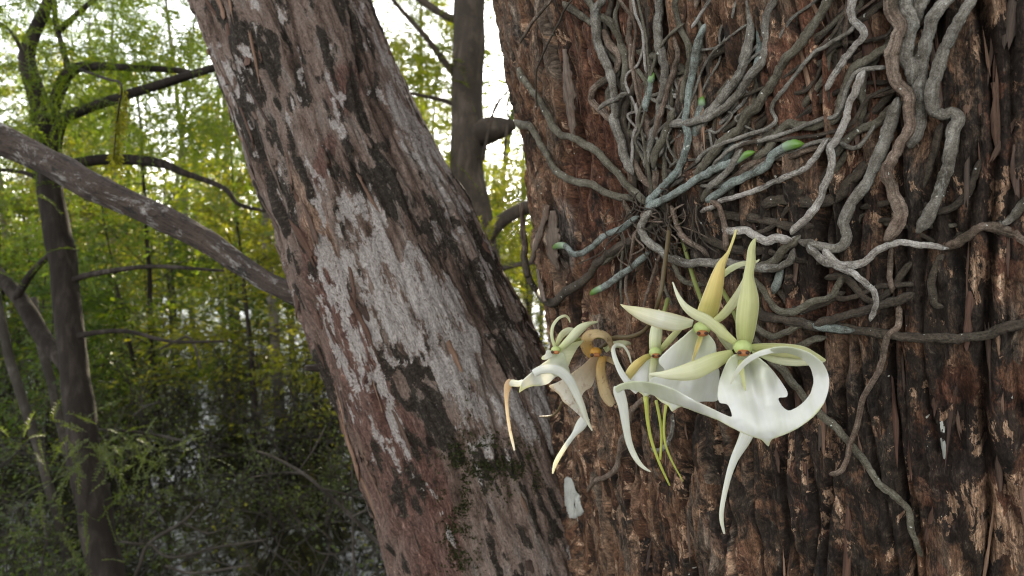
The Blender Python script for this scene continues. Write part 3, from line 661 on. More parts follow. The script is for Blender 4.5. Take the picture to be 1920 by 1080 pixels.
def root(kind, rpx, h, pts, tip=None, r2=None, name='root', parent=None, ns=14):
    """pts: pixel path on the big trunk; rpx radius in px (r2 at the end); h: mm above the bark; tip 0/1 = green tip at first/last point"""
    rn[0] += 1; k = rn[0]; parent = parent or orchid
    p = np.array(pts, float)
    def ext(a, b):
        d = a - b; return a + d / (np.linalg.norm(d) + 1e-9) * 90
    if p[0][1] <= 2 or p[0][0] >= 1915: p = np.vstack([ext(p[0], p[1]), p])
    if p[-1][0] >= 1915 or p[-1][1] <= 2: p = np.vstack([p, ext(p[-1], p[-2])])
    L = np.hypot(*np.diff(p, axis=0).T).sum(); n = max(10, int(L / 4.2))
    q = catmull(p, n); t = np.linspace(0, 1, n)
    i = np.arange(n) * 4.2
    q = q + np.stack([noise(i * 0.03, k * 5.1), noise(i * 0.03, k * 5.1 + 40)], 1) * min(3.0, rpx * 0.35) + np.stack([noise(i * 0.09, k * 6.1), noise(i * 0.09, k * 6.1 + 40)], 1) * min(2.0, rpx * 0.24)
    d, hp, nr = hit_main(q[:, 0], q[:, 1])
    rr = 0.9 * np.interp(t, [0, 1], [rpx, r2 or rpx]) * (1 + 0.20 * noise(i * 0.024, k * 3.3) + 0.10 * noise(i * 0.09, k * 2.2))
    endt = np.minimum(1, np.sqrt(np.clip(np.minimum(t * L / (rpx * 1.6), 9), 0, 1) + 0.05)); rr *= np.where(t < 0.5, endt, 1)
    endb = np.minimum(1, np.sqrt(np.clip((1 - t) * L / (rpx * 1.6), 0, 1) + 0.05)); rr *= np.where(t >= 0.5, endb, 1)
    R = rr * d / F
    hh = h * 0.001 + 0.0022 * noise(i * 0.016, k * 7.7)
    C = hp + nr * (BARK0 + hh + R * 0.75)[:, None]
    st = dict(t=0.24, w=0.17, d=0.15).get(kind, 0.08)
    fn = lambda s, a: 1 + st * noise(np.cos(a) * 3.2 + k, np.sin(a) * 3.2, s * 14, k % 50) + 0.07 * noise(np.cos(a) + k, np.sin(a), s * 90, 3) + 0.09 * noise(np.cos(a) * 2 + k, np.sin(a) * 2, s * 240, 4)
    V, fs, uv = tube(C, R, ns, nr, fn, 0.80)
    o = obj(name, mesh_data(name, V, fs, uv), RM[kind], parent)
    if parent is orchid: o.matrix_parent_inverse = Matrix.Translation(-Vector(orchid.location))
    if tip is not None:
        m = max(4, int(min(0.3 * L, rpx * 4.2) / 4.2)); sl = slice(0, m) if tip == 0 else slice(n - m, n)
        Rt = R[sl] * 1.05; V, fs, uv = tube(C[sl], Rt, 12, nr[sl], None, 0.88)
        al = uv[:, 1] / uv[:, 1].max(); al = al if tip == 0 else 1 - al
        obj('root_tip', mesh_data('root_tip', V, fs, uv, dict(along=np.clip(al * 1.5 - 0.5, 0, 1))), M_TIP, o)
    return o
ROOTS = [
 ('g', 10, 7, [(1160,0),(1150,28),(1149,56),(1155,92),(1168,128),(1178,155),(1183,189),(1183,219),(1189,250),(1200,290),(1215,330)]),
 ('o', 7, 4, [(1078,8),(1100,22),(1122,39),(1142,53),(1158,70)]),
 ('o', 8, 2, [(1122,0),(1136,30),(1161,42),(1174,64),(1181,86),(1192,108),(1193,133),(1190,158),(1197,178)]),
 ('t', 5, 6, [(1186,0),(1200,22),(1214,44),(1214,83),(1211,122),(1215,150),(1222,180),(1225,205)], None, 3),
 ('w', 5, 8, [(1222,196),(1225,220),(1224,240),(1219,267),(1215,310)], None, 4),
 ('w', 3.2, 9, [(1221,0),(1225,36),(1235,69),(1240,103),(1244,142)]),
 ('d', 8, 0, [(1233,0),(1233,55),(1230,97),(1228,145),(1222,200)]),
 ('g', 9, 6, [(1261,0),(1261,42),(1264,83),(1268,117),(1272,156),(1264,194),(1258,231),(1247,267),(1240,320)]),
 ('t', 6, 7, [(1281,0),(1283,22),(1286,56),(1289,83),(1297,106),(1292,133),(1281,161),(1272,194),(1264,222),(1256,262)]),
 ('o', 7, 5, [(1290,0),(1292,36),(1300,64),(1314,86),(1315,111),(1310,133),(1307,161),(1302,200)]),
 ('b', 8, 9, [(1349,53),(1339,83),(1335,119),(1329,153),(1322,189),(1318,222),(1319,242),(1322,267),(1314,295),(1295,331),(1276,347),(1256,370),(1243,386)]),
 ('w', 4, 10, [(1369,0),(1344,36),(1325,61)]),
 ('b', 7.5, 8, [(1251,139),(1249,167),(1243,194),(1240,214)], 0),
 ('o', 8.5, 8, [(1292,208),(1283,236),(1269,267),(1258,292),(1250,318)]),
 ('b', 7, 6, [(1338,183),(1336,205),(1331,232),(1326,262)], 0),
 ('o', 10, 8, [(1585,-10),(1572,11),(1544,56),(1517,94),(1494,119),(1472,156),(1447,200),(1425,222),(1406,250),(1375,276),(1353,305),(1330,330)]),
 ('g', 10, 6, [(1433,0),(1431,42),(1426,83),(1419,119),(1406,147),(1390,175),(1370,200),(1345,225),(1330,255)]),
 ('g', 9, 9, [(1480,0),(1461,36),(1460,69),(1458,106),(1450,130),(1428,156),(1400,194),(1375,215),(1340,230),(1286,239)]),
 ('b', 9, 3, [(1464,0),(1453,28),(1444,64),(1440,100),(1432,140)]),
 ('w', 9, 10, [(1619,0),(1611,31),(1619,53),(1635,72),(1628,89),(1605,111),(1592,136),(1578,158),(1568,180)], None, 6),
 ('t', 6, 5, [(1602,0),(1600,33),(1597,69),(1597,98)]),
 ('d', 4, 8, [(1568,176),(1566,206),(1569,240),(1560,275)]),
 ('o', 9, 6, [(1681,89),(1658,108),(1636,122),(1614,136),(1600,167),(1592,206),(1578,228),(1550,239),(1519,242),(1494,236),(1475,258),(1458,283),(1430,300)]),
 ('w', 7.5, 13, [(1636,140),(1622,178),(1611,206),(1603,239),(1589,267),(1577,284),(1582,311),(1567,356),(1552,390),(1529,417),(1508,438)]),
 ('t', 11, 14, [(1683,0),(1686,42),(1699,67),(1692,97),(1686,125),(1688,150),(1700,172),(1714,189),(1717,222),(1717,250),(1700,278),(1688,305),(1681,333),(1694,372),(1704,402),(1692,428),(1672,450)]),
 ('g', 15, 9, [(1703,0),(1706,28),(1719,56),(1714,86),(1708,117),(1717,139),(1719,168)], None, 13),
 ('g', 14, 6, [(1748,-20),(1742,0),(1731,22),(1730,48)]),
 ('g', 12, 8, [(1794,0),(1764,31),(1750,69),(1739,108),(1733,136),(1731,172),(1733,208),(1728,250),(1712,280)]),
 ('g', 12, 11, [(1833,0),(1806,47),(1786,83),(1772,117),(1764,144),(1756,178),(1756,208),(1769,222),(1789,219),(1800,230),(1792,248),(1788,275),(1783,310),(1768,360),(1749,402),(1730,435)]),
 ('g', 13, 10, [(1694,190),(1686,222),(1675,258),(1660,300),(1639,345),(1613,383),(1601,417),(1605,444),(1586,463),(1559,459),(1520,449)], None, 9),
 ('o', 9, 5, [(1700,196),(1678,211),(1650,236),(1617,250),(1589,278),(1570,300)]),
 ('d', 11, 2, [(1640,300),(1628,314),(1605,337),(1586,360),(1563,375),(1525,379),(1487,375),(1440,382)]),
 ('w', 7, 10, [(1570,262),(1563,273),(1544,307),(1514,326),(1476,341),(1446,356),(1405,370),(1382,376),(1363,389),(1342,398)], None, 5),
 ('b', 9, 9, [(1528,274),(1499,278),(1476,292),(1462,312),(1436,327),(1404,344),(1380,360),(1352,378)], 0),
 ('t', 7, 6, [(1556,275),(1506,292),(1457,299),(1427,311),(1400,333),(1370,352)]),
 ('b', 8, 11, [(1440,286),(1399,308),(1366,321),(1340,337),(1311,357),(1285,373),(1259,386),(1241,391)], 0),
 ('g', 7, 12, [(1421,282),(1402,315),(1382,337),(1357,360)]),
 ('b', 10, 4, [(1402,250),(1394,272),(1380,300),(1366,316)], 0),
 ('o', 8, 6, [(1000,128),(1011,152),(1039,189),(1056,219),(1078,250),(1108,262),(1136,279),(1156,293),(1178,318),(1201,344),(1224,367),(1243,384)]),
 ('o', 8, 5, [(988,226),(1003,236),(1022,239),(1036,264),(1049,289),(1068,318),(1094,337),(1130,344),(1152,357),(1178,367),(1212,374)]),
 ('d', 9, 8, [(1010,440),(1013,496),(1029,541),(1065,568),(1094,548),(1130,522),(1146,496),(1178,470),(1207,454),(1235,430)]),
 ('b', 7, 10, [(1070,464),(1094,459),(1113,474),(1139,467),(1156,451),(1175,438),(1207,425),(1230,405)], 0),
 ('b', 7, 10, [(1139,551),(1162,538),(1182,525),(1198,513),(1227,494),(1250,470)], 0),
 ('g', 8.5, 13, [(1262,392),(1250,408),(1243,425),(1253,448),(1272,464),(1292,480),(1324,490),(1350,488),(1390,490),(1425,493),(1456,498),(1485,498),(1508,485),(1515,465)]),
 ('w', 8, 12, [(1385,430),(1402,432),(1423,429),(1446,441),(1467,448),(1490,445),(1513,447)]),
 ('o', 9, 9, [(1520,440),(1510,452),(1491,468),(1468,490),(1440,500)]),
 ('w', 9, 15, [(1540,455),(1550,468),(1571,485),(1605,500),(1632,516),(1654,538),(1658,565),(1647,594)], None, 5),
 ('w', 8, 12, [(1565,462),(1577,480),(1600,493),(1635,489),(1666,463),(1696,451),(1734,457),(1784,461)], None, 6),
 ('t', 9, 7, [(1770,465),(1800,452),(1817,437),(1848,424),(1882,430),(1925,452)]),
 ('g', 9, 8, [(1868,421),(1890,410),(1905,396),(1922,370)]),
 ('d', 10, 7, [(1423,565),(1457,588),(1499,595),(1552,607),(1590,610),(1628,614),(1685,620),(1742,626),(1798,626),(1855,618),(1886,603),(1922,597)]),
 ('b', 9, 9.5, [(1540,600),(1560,607),(1590,610),(1618,613)]),
 ('d', 8, 10, [(1544,603),(1590,588),(1643,573),(1681,561),(1722,546)], None, 9),
 ('o', 7, 9, [(1423,595),(1449,614),(1472,626),(1495,616),(1525,603),(1548,606)]),
 ('o', 7, 8, [(1415,510),(1449,535),(1476,573),(1506,580),(1540,561),(1571,554),(1586,538),(1597,512)]),
 ('b', 9, 5, [(1485,500),(1478,520),(1463,548)]),
 ('o', 8, 3, [(1560,628),(1520,640),(1485,655),(1450,668)]),
 ('o', 8, 6, [(1420,610),(1435,630),(1455,655),(1490,690),(1530,745),(1545,762)]),
 ('t', 5, 6, [(1681,462),(1677,508),(1681,546)]),
 ('t', 6, 9, [(1696,566),(1694,603),(1675,624),(1667,665),(1650,705),(1632,735),(1624,778),(1609,822),(1597,865),(1572,876)], None, 5),
 ('o', 9, 5, [(1530,748),(1545,762),(1582,792),(1624,845),(1661,897),(1699,927),(1714,950),(1717,984),(1735,1030)], None, 6),
 ('d', 7, 6, [(1772,470),(1753,516),(1757,561),(1774,570)]),
 ('d', 8, 4, [(1768,235),(1760,261),(1749,307),(1734,345),(1715,375),(1711,409)]),
 ('o', 4, 9, [(1198,430),(1198,477),(1196,516),(1196,580)], None, 3),
 ('t', 4, 10, [(1230,430),(1224,444),(1211,493),(1207,535),(1214,580)], None, 3),
 ('t', 4, 8, [(1268,470),(1259,493),(1246,532),(1233,580)], None, 3),
 ('o', 4, 8, [(1276,470),(1274,483),(1272,525),(1285,572)], None, 3),
 ('o', 6, 9, [(1285,482),(1295,496),(1305,519),(1324,529),(1345,530)]),
 ('t', 6, 9, [(1285,385),(1292,396),(1298,425),(1311,444),(1344,464),(1356,480)]),
 ('t', 6, 13, [(1365,376),(1376,384),(1386,406),(1395,438),(1395,470)]),
 ('t', 6, 8, [(1200,375),(1204,386),(1220,419),(1233,425),(1240,395)]),
 ('t', 6, 8, [(1250,735),(1233,747),(1213,767),(1207,787),(1190,827),(1185,870),(1170,888),(1147,897),(1130,920)], None, 5),
 ('g', 5, 8, [(1246,833),(1262,838),(1278,828),(1287,800),(1290,770)]),
 ('t', 4, 12, [(1085,-10),(1056,28),(1033,53),(1011,83)]),
 ('d', 2.4, 12, [(1114,3),(1094,33),(1072,69),(1056,106),(1044,139),(1042,208)]),
 ('o', 8, 5, [(1150,495),(1190,468),(1230,440),(1262,410)]),
 ('d', 9, 2, [(1350,400),(1420,408),(1480,420),(1540,425)]),
 ('d', 9, 1, [(1330,440),(1390,465),(1450,470)]),
 ('g', 6, 10, [(1155,210),(1172,197),(1190,190),(1210,178)]),
 ('t', 7, 4, [(1210,300),(1230,340),(1262,360)]),
]
for a in ROOTS: root(*a)
# older roots lying beneath, drawn towards the crown of the plant
ru = random.Random(21)
for i in range(34):
    x0 = ru.uniform(1120, 1800); y0 = ru.choice([-5, -5, ru.uniform(0, 160)])
    tx = 1250 + (x0 - 1250) * ru.uniform(0.1, 0.55); ty = ru.uniform(260, 420)
    mid = [(x0 + (tx - x0) * f + ru.gauss(0, 22), y0 + (ty - y0) * f + ru.gauss(0, 14)) for f in (0.2, 0.4, 0.6, 0.8)]
    root(ru.choice('ddodot'), ru.uniform(4, 9), ru.uniform(-2, 3), [(x0, y0)] + mid + [(tx, ty)], ns=10)
for i in range(9):
    x0 = ru.uniform(1300, 1700); y0 = ru.uniform(380, 560)
    root(ru.choice('ddo'), ru.uniform(4, 8), ru.uniform(-1, 4), [(x0, y0), (x0 + ru.gauss(50, 20), y0 + ru.gauss(0, 20)), (x0 + ru.gauss(110, 20), y0 + ru.gauss(10, 25)), (x0 + ru.gauss(170, 20), y0 + ru.gauss(0, 40))], ns=10)
for i in range(24):           # thin silvery roots crossing over the thick ones towards the hub
    x0 = ru.uniform(1130, 1700); y0 = ru.choice([-5, ru.uniform(0, 220), ru.uniform(40, 300)])
    f1 = ru.uniform(0.5, 1.0); tx = x0 + (1250 - x0) * f1; ty = y0 + (380 - y0) * f1
    k = ru.gauss(0, 26); mid = [(x0 + (tx - x0) * f + k * math.sin(3.1 * f) + ru.gauss(0, 15), y0 + (ty - y0) * f + ru.gauss(0, 13)) for f in (0.18, 0.36, 0.54, 0.72, 0.88)]
    root(ru.choice('ggwotd'), ru.uniform(2.4, 5.0), ru.uniform(2, 11), [(x0, y0)] + mid + [(tx, ty)], ns=9)
for i in range(80):           # hair-thin dead rootlets round the crown
    a = ru.uniform(0, 2 * math.pi); r0 = ru.uniform(5, 60); x0, y0 = 1270 + r0 * 1.6 * math.cos(a), 410 + r0 * math.sin(a)
    dx, dy = ru.gauss(0, 25), abs(ru.gauss(45, 30))
    root(ru.choice('ddt'), ru.uniform(1.0, 2.3), ru.uniform(4, 15), [(x0, y0), (x0 + dx * 0.4 + ru.gauss(0, 9), y0 + dy * 0.35), (x0 + dx * 0.8 + ru.gauss(0, 9), y0 + dy * 0.7), (x0 + dx * 1.3, y0 + dy)], name='rootlet', ns=6)
# ------------------------------------------------------------------ orchid flowers
def m_petal(name, base, mid, tip, rim, spots=None, trans=0.30, vein=0.5):
    """colours along the petal (t 0..1 from the column), rim colour at its edges"""
    t = NT(name); uv = t.uv(); sep = t.node('ShaderNodeSeparateXYZ'); t.l.new(uv, sep.inputs[0])
    o = t.co(); n = t.noise(o, 130, 3, 0.6)
    k = t.math('ADD', sep.outputs[1], t.math('MULTIPLY', t.math('SUBTRACT', n, 0.5), 0.3))
    c = t.ramp(k, [(0.0, base), (0.45, mid), (1.0, tip)])
    v = t.noise(t.scale(uv, (7, 0.7, 1)), 1, 3, 0.6)
    c = t.mix(vein, c, t.ramp(v, [(0.35, (0.80, 0.82, 0.70)), (0.6, (1.03, 1.03, 1.03))]), 'MULTIPLY')
    rm = t.ramp(t.math('ADD', t.attr('rim'), t.math('MULTIPLY', t.math('SUBTRACT', n, 0.5), 0.3)), [(0.45, 0), (1.0, 1)])
    c = t.mix(t.math('MULTIPLY', rm, 0.8), c, rim)
    if spots: c = t.mix(t.ramp(t.noise(o, 240, 4, 0.7), [(0.56, 0), (0.68, 1)]), c, spots)
    t.set(Base_Color=c, Roughness=0.5, Specular_IOR_Level=0.35, Subsurface_Weight=0.25, Subsurface_Scale=0.6)
    t.b.inputs['Subsurface Radius'].default_value = (0.003, 0.0028, 0.0018)
    t.bump(t.math('ADD', v, t.math('MULTIPLY', t.noise(o, 900, 2), 0.5)), 0.12, 0.0006)
    tr = t.node('ShaderNodeBsdfTranslucent'); t.l.new(c, tr.inputs[0])
    mx = t.node('ShaderNodeMixShader'); mx.inputs[0].default_value = trans
    t.l.new(t.b.outputs[0], mx.inputs[1]); t.l.new(tr.outputs[0], mx.inputs[2]); t.l.new(mx.outputs[0], t.n['Material Output'].inputs[0])
    return t.m
WH = (0.90, 0.89, 0.84)
PM = dict(white=m_petal('petal_white', (0.74, 0.77, 0.58), WH, (0.80, 0.80, 0.74), (0.72, 0.73, 0.30)),
          tendril=m_petal('petal_tendril', WH, (0.80, 0.80, 0.74), (0.76, 0.74, 0.60), (0.78, 0.77, 0.56)),
          green=m_petal('petal_green', (0.53, 0.55, 0.22), (0.68, 0.67, 0.35), (0.66, 0.65, 0.36), (0.74, 0.74, 0.46), vein=0.6),
          yellow=m_petal('petal_yellow', (0.66, 0.62, 0.22), (0.84, 0.66, 0.26), (0.78, 0.70, 0.32), (0.86, 0.75, 0.42), vein=0.5),
          cream=m_petal('petal_cream', (0.80, 0.80, 0.62), (0.85, 0.82, 0.68), (0.80, 0.74, 0.44), (0.80, 0.70, 0.36)),
          lime=m_petal('petal_lime', (0.64, 0.65, 0.30), (0.77, 0.76, 0.50), (0.83, 0.81, 0.64), (0.68, 0.67, 0.32)),
          pale=m_petal('petal_pale', (0.66, 0.70, 0.36), (0.80, 0.80, 0.58), (0.78, 0.78, 0.52), (0.72, 0.74, 0.42)),
          tan=m_petal('petal_tan', (0.60, 0.36, 0.09), (0.62, 0.46, 0.24), (0.70, 0.56, 0.36), (0.50, 0.32, 0.14), (0.34, 0.20, 0.10)),
          wilt=m_petal('petal_wilted', (0.56, 0.40, 0.24), (0.72, 0.61, 0.47), (0.84, 0.79, 0.71), (0.62, 0.46, 0.26), (0.52, 0.38, 0.26)))
def thick(o, th=0.0006, sub=1):
    md = o.modifiers.new('thick', 'SOLIDIFY'); md.thickness = th; md.offset = 0
    if sub: s = o.modifiers.new('smooth', 'SUBSURF'); s.levels = s.render_levels = sub
    return o
def fpart(o, fl):
    o.parent = fl; o.matrix_parent_inverse = Matrix.Translation(-Vector(fl['at'])); return o
def blade(name, fl, mat, rows, n=26, nc=9, cup=0.35, fold=0.0, twist=None, th=0.0006):
    """rows (px, py, half width px, dz m towards the viewer); cup > 0: edges bend away from the viewer"""
    a = catmull(np.array(rows, float), n); d0 = fl['d']
    g = np.gradient(a[:, :2], axis=0); nn = np.stack([-g[:, 1], g[:, 0]], 1); nn /= np.linalg.norm(nn, axis=1)[:, None] + 1e-9
    hw = np.maximum(a[:, 2], 0.35); s = np.linspace(-1, 1, nc)
    tw = np.zeros(n) if twist is None else np.interp(np.linspace(0, 1, n), np.linspace(0, 1, len(twist)), twist)
    X = a[:, 0][:, None] + nn[:, 0][:, None] * hw[:, None] * s; Y = a[:, 1][:, None] + nn[:, 1][:, None] * hw[:, None] * s
    hwm = hw * d0 / F
    dz = a[:, 3][:, None] - cup * hwm[:, None] * s[None]**2 + fold * hwm[:, None] * np.abs(s)[None] + tw[:, None] * hwm[:, None] * s[None]
    dz = dz + 0.0007 * noise(X * 0.03, Y * 0.03, d0 * 100) + 0.0004 * np.abs(s)[None] * noise(X * 0.11, Y * 0.11, d0 * 60)
    V = P(X, Y, d0 - dz).reshape(-1, 3)
    rim = np.broadcast_to(np.abs(s)[None]**3, X.shape).ravel()
    uv = np.stack([np.tile(s * 0.5 + 0.5, n), np.repeat(np.linspace(0, 1, n), nc)], 1)
    o = obj(name, mesh_data(name, V, [grid_faces(n, nc)], uv, dict(rim=rim)), PM[mat])
    fpart(o, fl); return thick(o, th)
def ledge(name, fl, mat, A, B, dzc, n=26, nc=9, cup=0.0, th=0.0006):
    """petal between two traced edges A and B (px, py), dzc: dz samples along it"""
    a = catmull(np.array(A, float), n); b = catmull(np.array(B, float), n); s = np.linspace(0, 1, nc); d0 = fl['d']
    X = a[:, 0][:, None] * (1 - s) + b[:, 0][:, None] * s; Y = a[:, 1][:, None] * (1 - s) + b[:, 1][:, None] * s
    wd = np.hypot(a[:, 0] - b[:, 0], a[:, 1] - b[:, 1]) * d0 / F / 2
    q = 2 * s - 1
    dz = np.interp(np.linspace(0, 1, n), np.linspace(0, 1, len(dzc)), dzc)[:, None] - cup * wd[:, None] * q[None]**2 + 0.0006 * noise(X * 0.03, Y * 0.03, d0 * 90) + 0.0005 * np.abs(q)[None] * noise(X * 0.10, Y * 0.10, d0 * 60)
    V = P(X, Y, d0 - dz).reshape(-1, 3)
    uv = np.stack([np.tile(s, n), np.repeat(np.linspace(0, 1, n), nc)], 1)
    o = obj(name, mesh_data(name, V, [grid_faces(n, nc)], uv, dict(rim=np.broadcast_to(np.abs(q)[None]**3, X.shape).ravel())), PM[mat])
    fpart(o, fl); return thick(o, th)
def lip(name, fl, mat, outline, ctrl, rimpts=None, step=5.0, th=0.0007, axis=None, groove=0.0, gw=14.0):
    """outline: px polygon; ctrl: (px, py, dz) depth controls, smoothly interpolated"""
    o_ = np.array(outline, float); pts = []
    m = len(o_); q = np.vstack([o_[-1:], o_, o_[:2]])
    for i in range(m):                      # gentle rounding, corners kept
        a, b, c, d = q[i], q[i+1], q[i+2], q[i+3]; k = max(2, int(np.hypot(*(c - b)) / step))
        t = np.arange(k)[:, None] / k
        pts.append(b + (c - b) * t + (0.5 * (((c - a)*t + (2*a - 5*b + 4*c - d)*t*t + (-a + 3*b - 3*c + d)*t**3)) - (c - b) * t) * 0.8)
    pts = np.vstack(pts); n = len(pts)
    x0, y0 = pts.min(0); x1, y1 = pts.max(0)
    gx, gy = np.meshgrid(np.arange(x0, x1, step), np.arange(y0, y1, step)); gx[1::2] += step / 2
    inner = np.stack([gx.ravel(), gy.ravel()], 1)
    dist = np.array([np.hypot(*(pts - p).T).min() for p in inner]); inner = inner[dist > step * 0.5]
    v, e, f, *_ = delaunay_2d_cdt([Vector(p) for p in np.vstack([pts, inner])], [(i, (i + 1) % n) for i in range(n)], [], 1, 1e-4)
    v = np.array([tuple(p) for p in v]); f = np.array([t for t in f if len(t) == 3])
    used = np.unique(f); mp = -np.ones(len(v), int); mp[used] = np.arange(len(used)); v = v[used]; f = mp[f]
    C = np.array(ctrl, float); d0 = fl['d']
    K = lambda A, B: np.sqrt(((A[:, None, :2] - B[None, :, :2])**2).sum(2) + 24.0**2)
    wts = np.linalg.lstsq(np.block([[K(C, C) + 0 * np.eye(len(C)), np.ones((len(C), 1))], [np.ones((1, len(C))), np.zeros((1, 1))]]), np.concatenate([C[:, 2], [0]]), rcond=1e-4)[0]
    dz = K(v, C) @ wts[:-1] + wts[-1]
    dz = dz + 0.0011 * noise(v[:, 0] * 0.028, v[:, 1] * 0.028, d0 * 70) + 0.0004 * noise(v[:, 0] * 0.09, v[:, 1] * 0.09, d0 * 50)
    rp = pts if rimpts is None else catmull(np.array(rimpts, float), 60)
    rd = np.array([np.hypot(*(rp - p).T).min() for p in v])
    ax = np.array(axis or [(C[0][0], C[0][1]), (C[-1][0], C[-1][1])], float); dv = ax[1] - ax[0]
    tt = np.clip(((v - ax[0]) @ dv) / (dv @ dv), 0, 1); cr = ((v - ax[0]) @ np.array([-dv[1], dv[0]])) / (dv @ dv) + 0.5
    off = (cr - 0.5) * np.linalg.norm(dv)
    dz = dz - groove * np.exp(-(off / gw)**2) * sstep(0.95, 0.2, tt)
    V = P(v[:, 0], v[:, 1], d0 - dz)
    o = obj(name, mesh_data(name, V, [f], np.stack([cr, tt], 1), dict(rim=np.clip(1 - rd / 10.0, 0, 1))), PM[mat])
    fpart(o, fl); return thick(o, th, 1)
def mcol(name, c, rough=0.5, sub=0.1):
    t = NT(name); t.set(Base_Color=t.mix(t.noise(t.co(), 500, 3), tuple(0.8 * x for x in c), tuple(1.15 * x for x in c)), Roughness=rough, Subsurface_Weight=sub); t.b.inputs['Subsurface Radius'].default_value = (0.002, 0.002, 0.001); return t.m
M_COLG = mcol('column_green', (0.47, 0.55, 0.20)); M_ANTH = mcol('anther_brown', (0.42, 0.16, 0.05)); M_DARK = mcol('anther_pit', (0.05, 0.02, 0.012)); M_COLT = mcol('column_amber', (0.55, 0.28, 0.04))
M_STEM = mcol('stem_green', (0.20, 0.22, 0.06)); M_SPUR = mcol('spur_yellow_green', (0.46, 0.48, 0.10)); M_STEMD = mcol('stem_brown', (0.10, 0.07, 0.03))
def ball(px, py, d, rx, ry, rz, fl, name, mat, shape=0.0):
    """soft lobed knob, radii in px"""
    nu, nv = 14, 10; u = np.linspace(0, 2*math.pi, nu, endpoint=False); v = np.linspace(0.02, math.pi - 0.02, nv)
    Vv, Uu = np.meshgrid(v, u, indexing='ij'); k = d / F
    r = 1 + 0.10 * np.cos(2 * Uu) * np.sin(Vv) + shape * np.cos(Vv)
    q = P(np.array(px), np.array(py), np.array(d))
    V = q + (np.sin(Vv)*np.cos(Uu)*r*rx*k)[..., None]*RGT + (np.cos(Vv)*r*ry*k)[..., None]*UPV - (np.sin(Vv)*np.sin(Uu)*r*rz*k)[..., None]*FWD
    o = obj(name, mesh_data(name, V.reshape(-1, 3), [grid_faces(nv, nu, True), np.arange(nu)[None, :], (np.arange(nu)[::-1] + (nv-1)*nu)[None, :]]), mat); fpart(o, fl); return o
def column(fl, x, y, s, tan=False, pits=True):
    d = fl['d'] - 0.006
    ball(x, y, d, 13 * s, 11 * s, 14 * s, fl, 'column', M_COLT if tan else M_COLG, 0.2)
    a = ball(x + 1, y + 6 * s, d - 0.0035, 9 * s, 5.5 * s, 6 * s, fl, 'anther_cap', M_ANTH)
    if pits:
        for dx in (-6, 6): ball(x + 1 + dx * s, y + 6 * s, d - 0.0052, 3.0 * s, 2.6 * s, 2.5 * s, fl, 'pollen_pit', M_DARK)
def flower(label, x, y, d):
    fl = empty('flower', tuple(P(np.array(float(x)), np.array(float(y)), np.array(d)))); fl['at'] = tuple(P(np.array(float(x)), np.array(float(y)), np.array(d))); fl['d'] = d; fl['label'] = label
    fl.parent = orchid; fl.matrix_parent_inverse = Matrix.Translation(-Vector(orchid.location)); return fl
def spur(fl, rows, name='nectar_spur', mat=None, ns=8):
    V, Fc, U = px_tube(rows, ns, None, 0.06, rows[0][0], 0.1, 80); o = obj(name, mesh_data(name, V, Fc, U), mat or M_SPUR); fpart(o, fl); return o
def z4(X, Y): return (1140 + X / 2.4545, 580 + Y / 2.4545)
def z3(X, Y): return (900 + X / 3, 560 + Y / 3)
def z2(X, Y): return (1140 + X / 3.857, 420 + Y / 3.857)

# --- A: the large open flower in front
A = flower('large open white flower with a ring shaped tendril and green upper sepals', 1392, 655, 0.352)
ledge('sepal', A, 'green', [(1389,652),(1381,635),(1379,607),(1381,576),(1388,542),(1394,516),(1399,490),(1402,467),(1410,451),(1417,446)], [(1407,652),(1415,627),(1420,601),(1424,570),(1420,544),(1413,516),(1417,493),(1416,472),(1417.5,452),(1417.5,446)], [0.0, 0.004, 0.004, 0.0, -0.006, -0.012], cup=0.9)
blade('petal', A, 'lime', [(1384,646,4,0.003),(1358,627,9,0.006),(1327,601,10,0.008),(1301,588,9,0.009),(1283,573,6,0.008),(1270,552,3.2,0.005),(1261,528,0.6,0.0)], cup=0.5)
ledge('sepal', A, 'lime', [(1372,655),(1336,662),(1295,678),(1250,694),(1217,700)], [(1378,668),(1344,692),(1303,712),(1262,712),(1217,703)], [0.002, 0.010, 0.014, 0.012, 0.006], cup=0.5)
ledge('sepal', A, 'green', [(1408,645),(1451,643),(1503,648),(1529,661),(1549,675)], [(1408,655),(1451,668),(1490,673),(1530,676),(1549,677)], [0.0, -0.004, -0.008, -0.010, -0.012], cup=0.5)
ledge('petal', A, 'pale', [(1408,655),(1451,664),(1490,668),(1530,672),(1549,676)], [(1410,662),(1451,681),(1490,687),(1530,683),(1547,678)], [-0.004, -0.008, -0.012, -0.013, -0.0135], cup=0.4)
column(A, 1393, 654, 1.25)
outline = [z4(*p) for p in ((588, 205), (548, 240), (515, 320), (503, 395), (514, 430), (552, 440), (570, 494), (525, 478), (455, 445), (380, 408), (290, 360), (190, 334), (110, 330), (60, 342), (30, 360), (40, 385), (80, 368), (130, 375), (200, 392), (260, 420), (340, 448), (420, 478), (500, 508), (570, 545), (640, 578), (705, 600), (738, 632), (752, 600), (810, 578), (870, 550), (940, 500), (990, 440), (1015, 370), (1015, 305), (985, 243), (920, 196), (830, 171), (748, 178), (752, 203), (820, 200), (885, 222), (930, 268), (946, 330), (930, 390), (885, 440), (832, 466), (797, 440), (784, 408), (822, 404), (826, 378), (785, 315), (735, 255), (668, 208))]
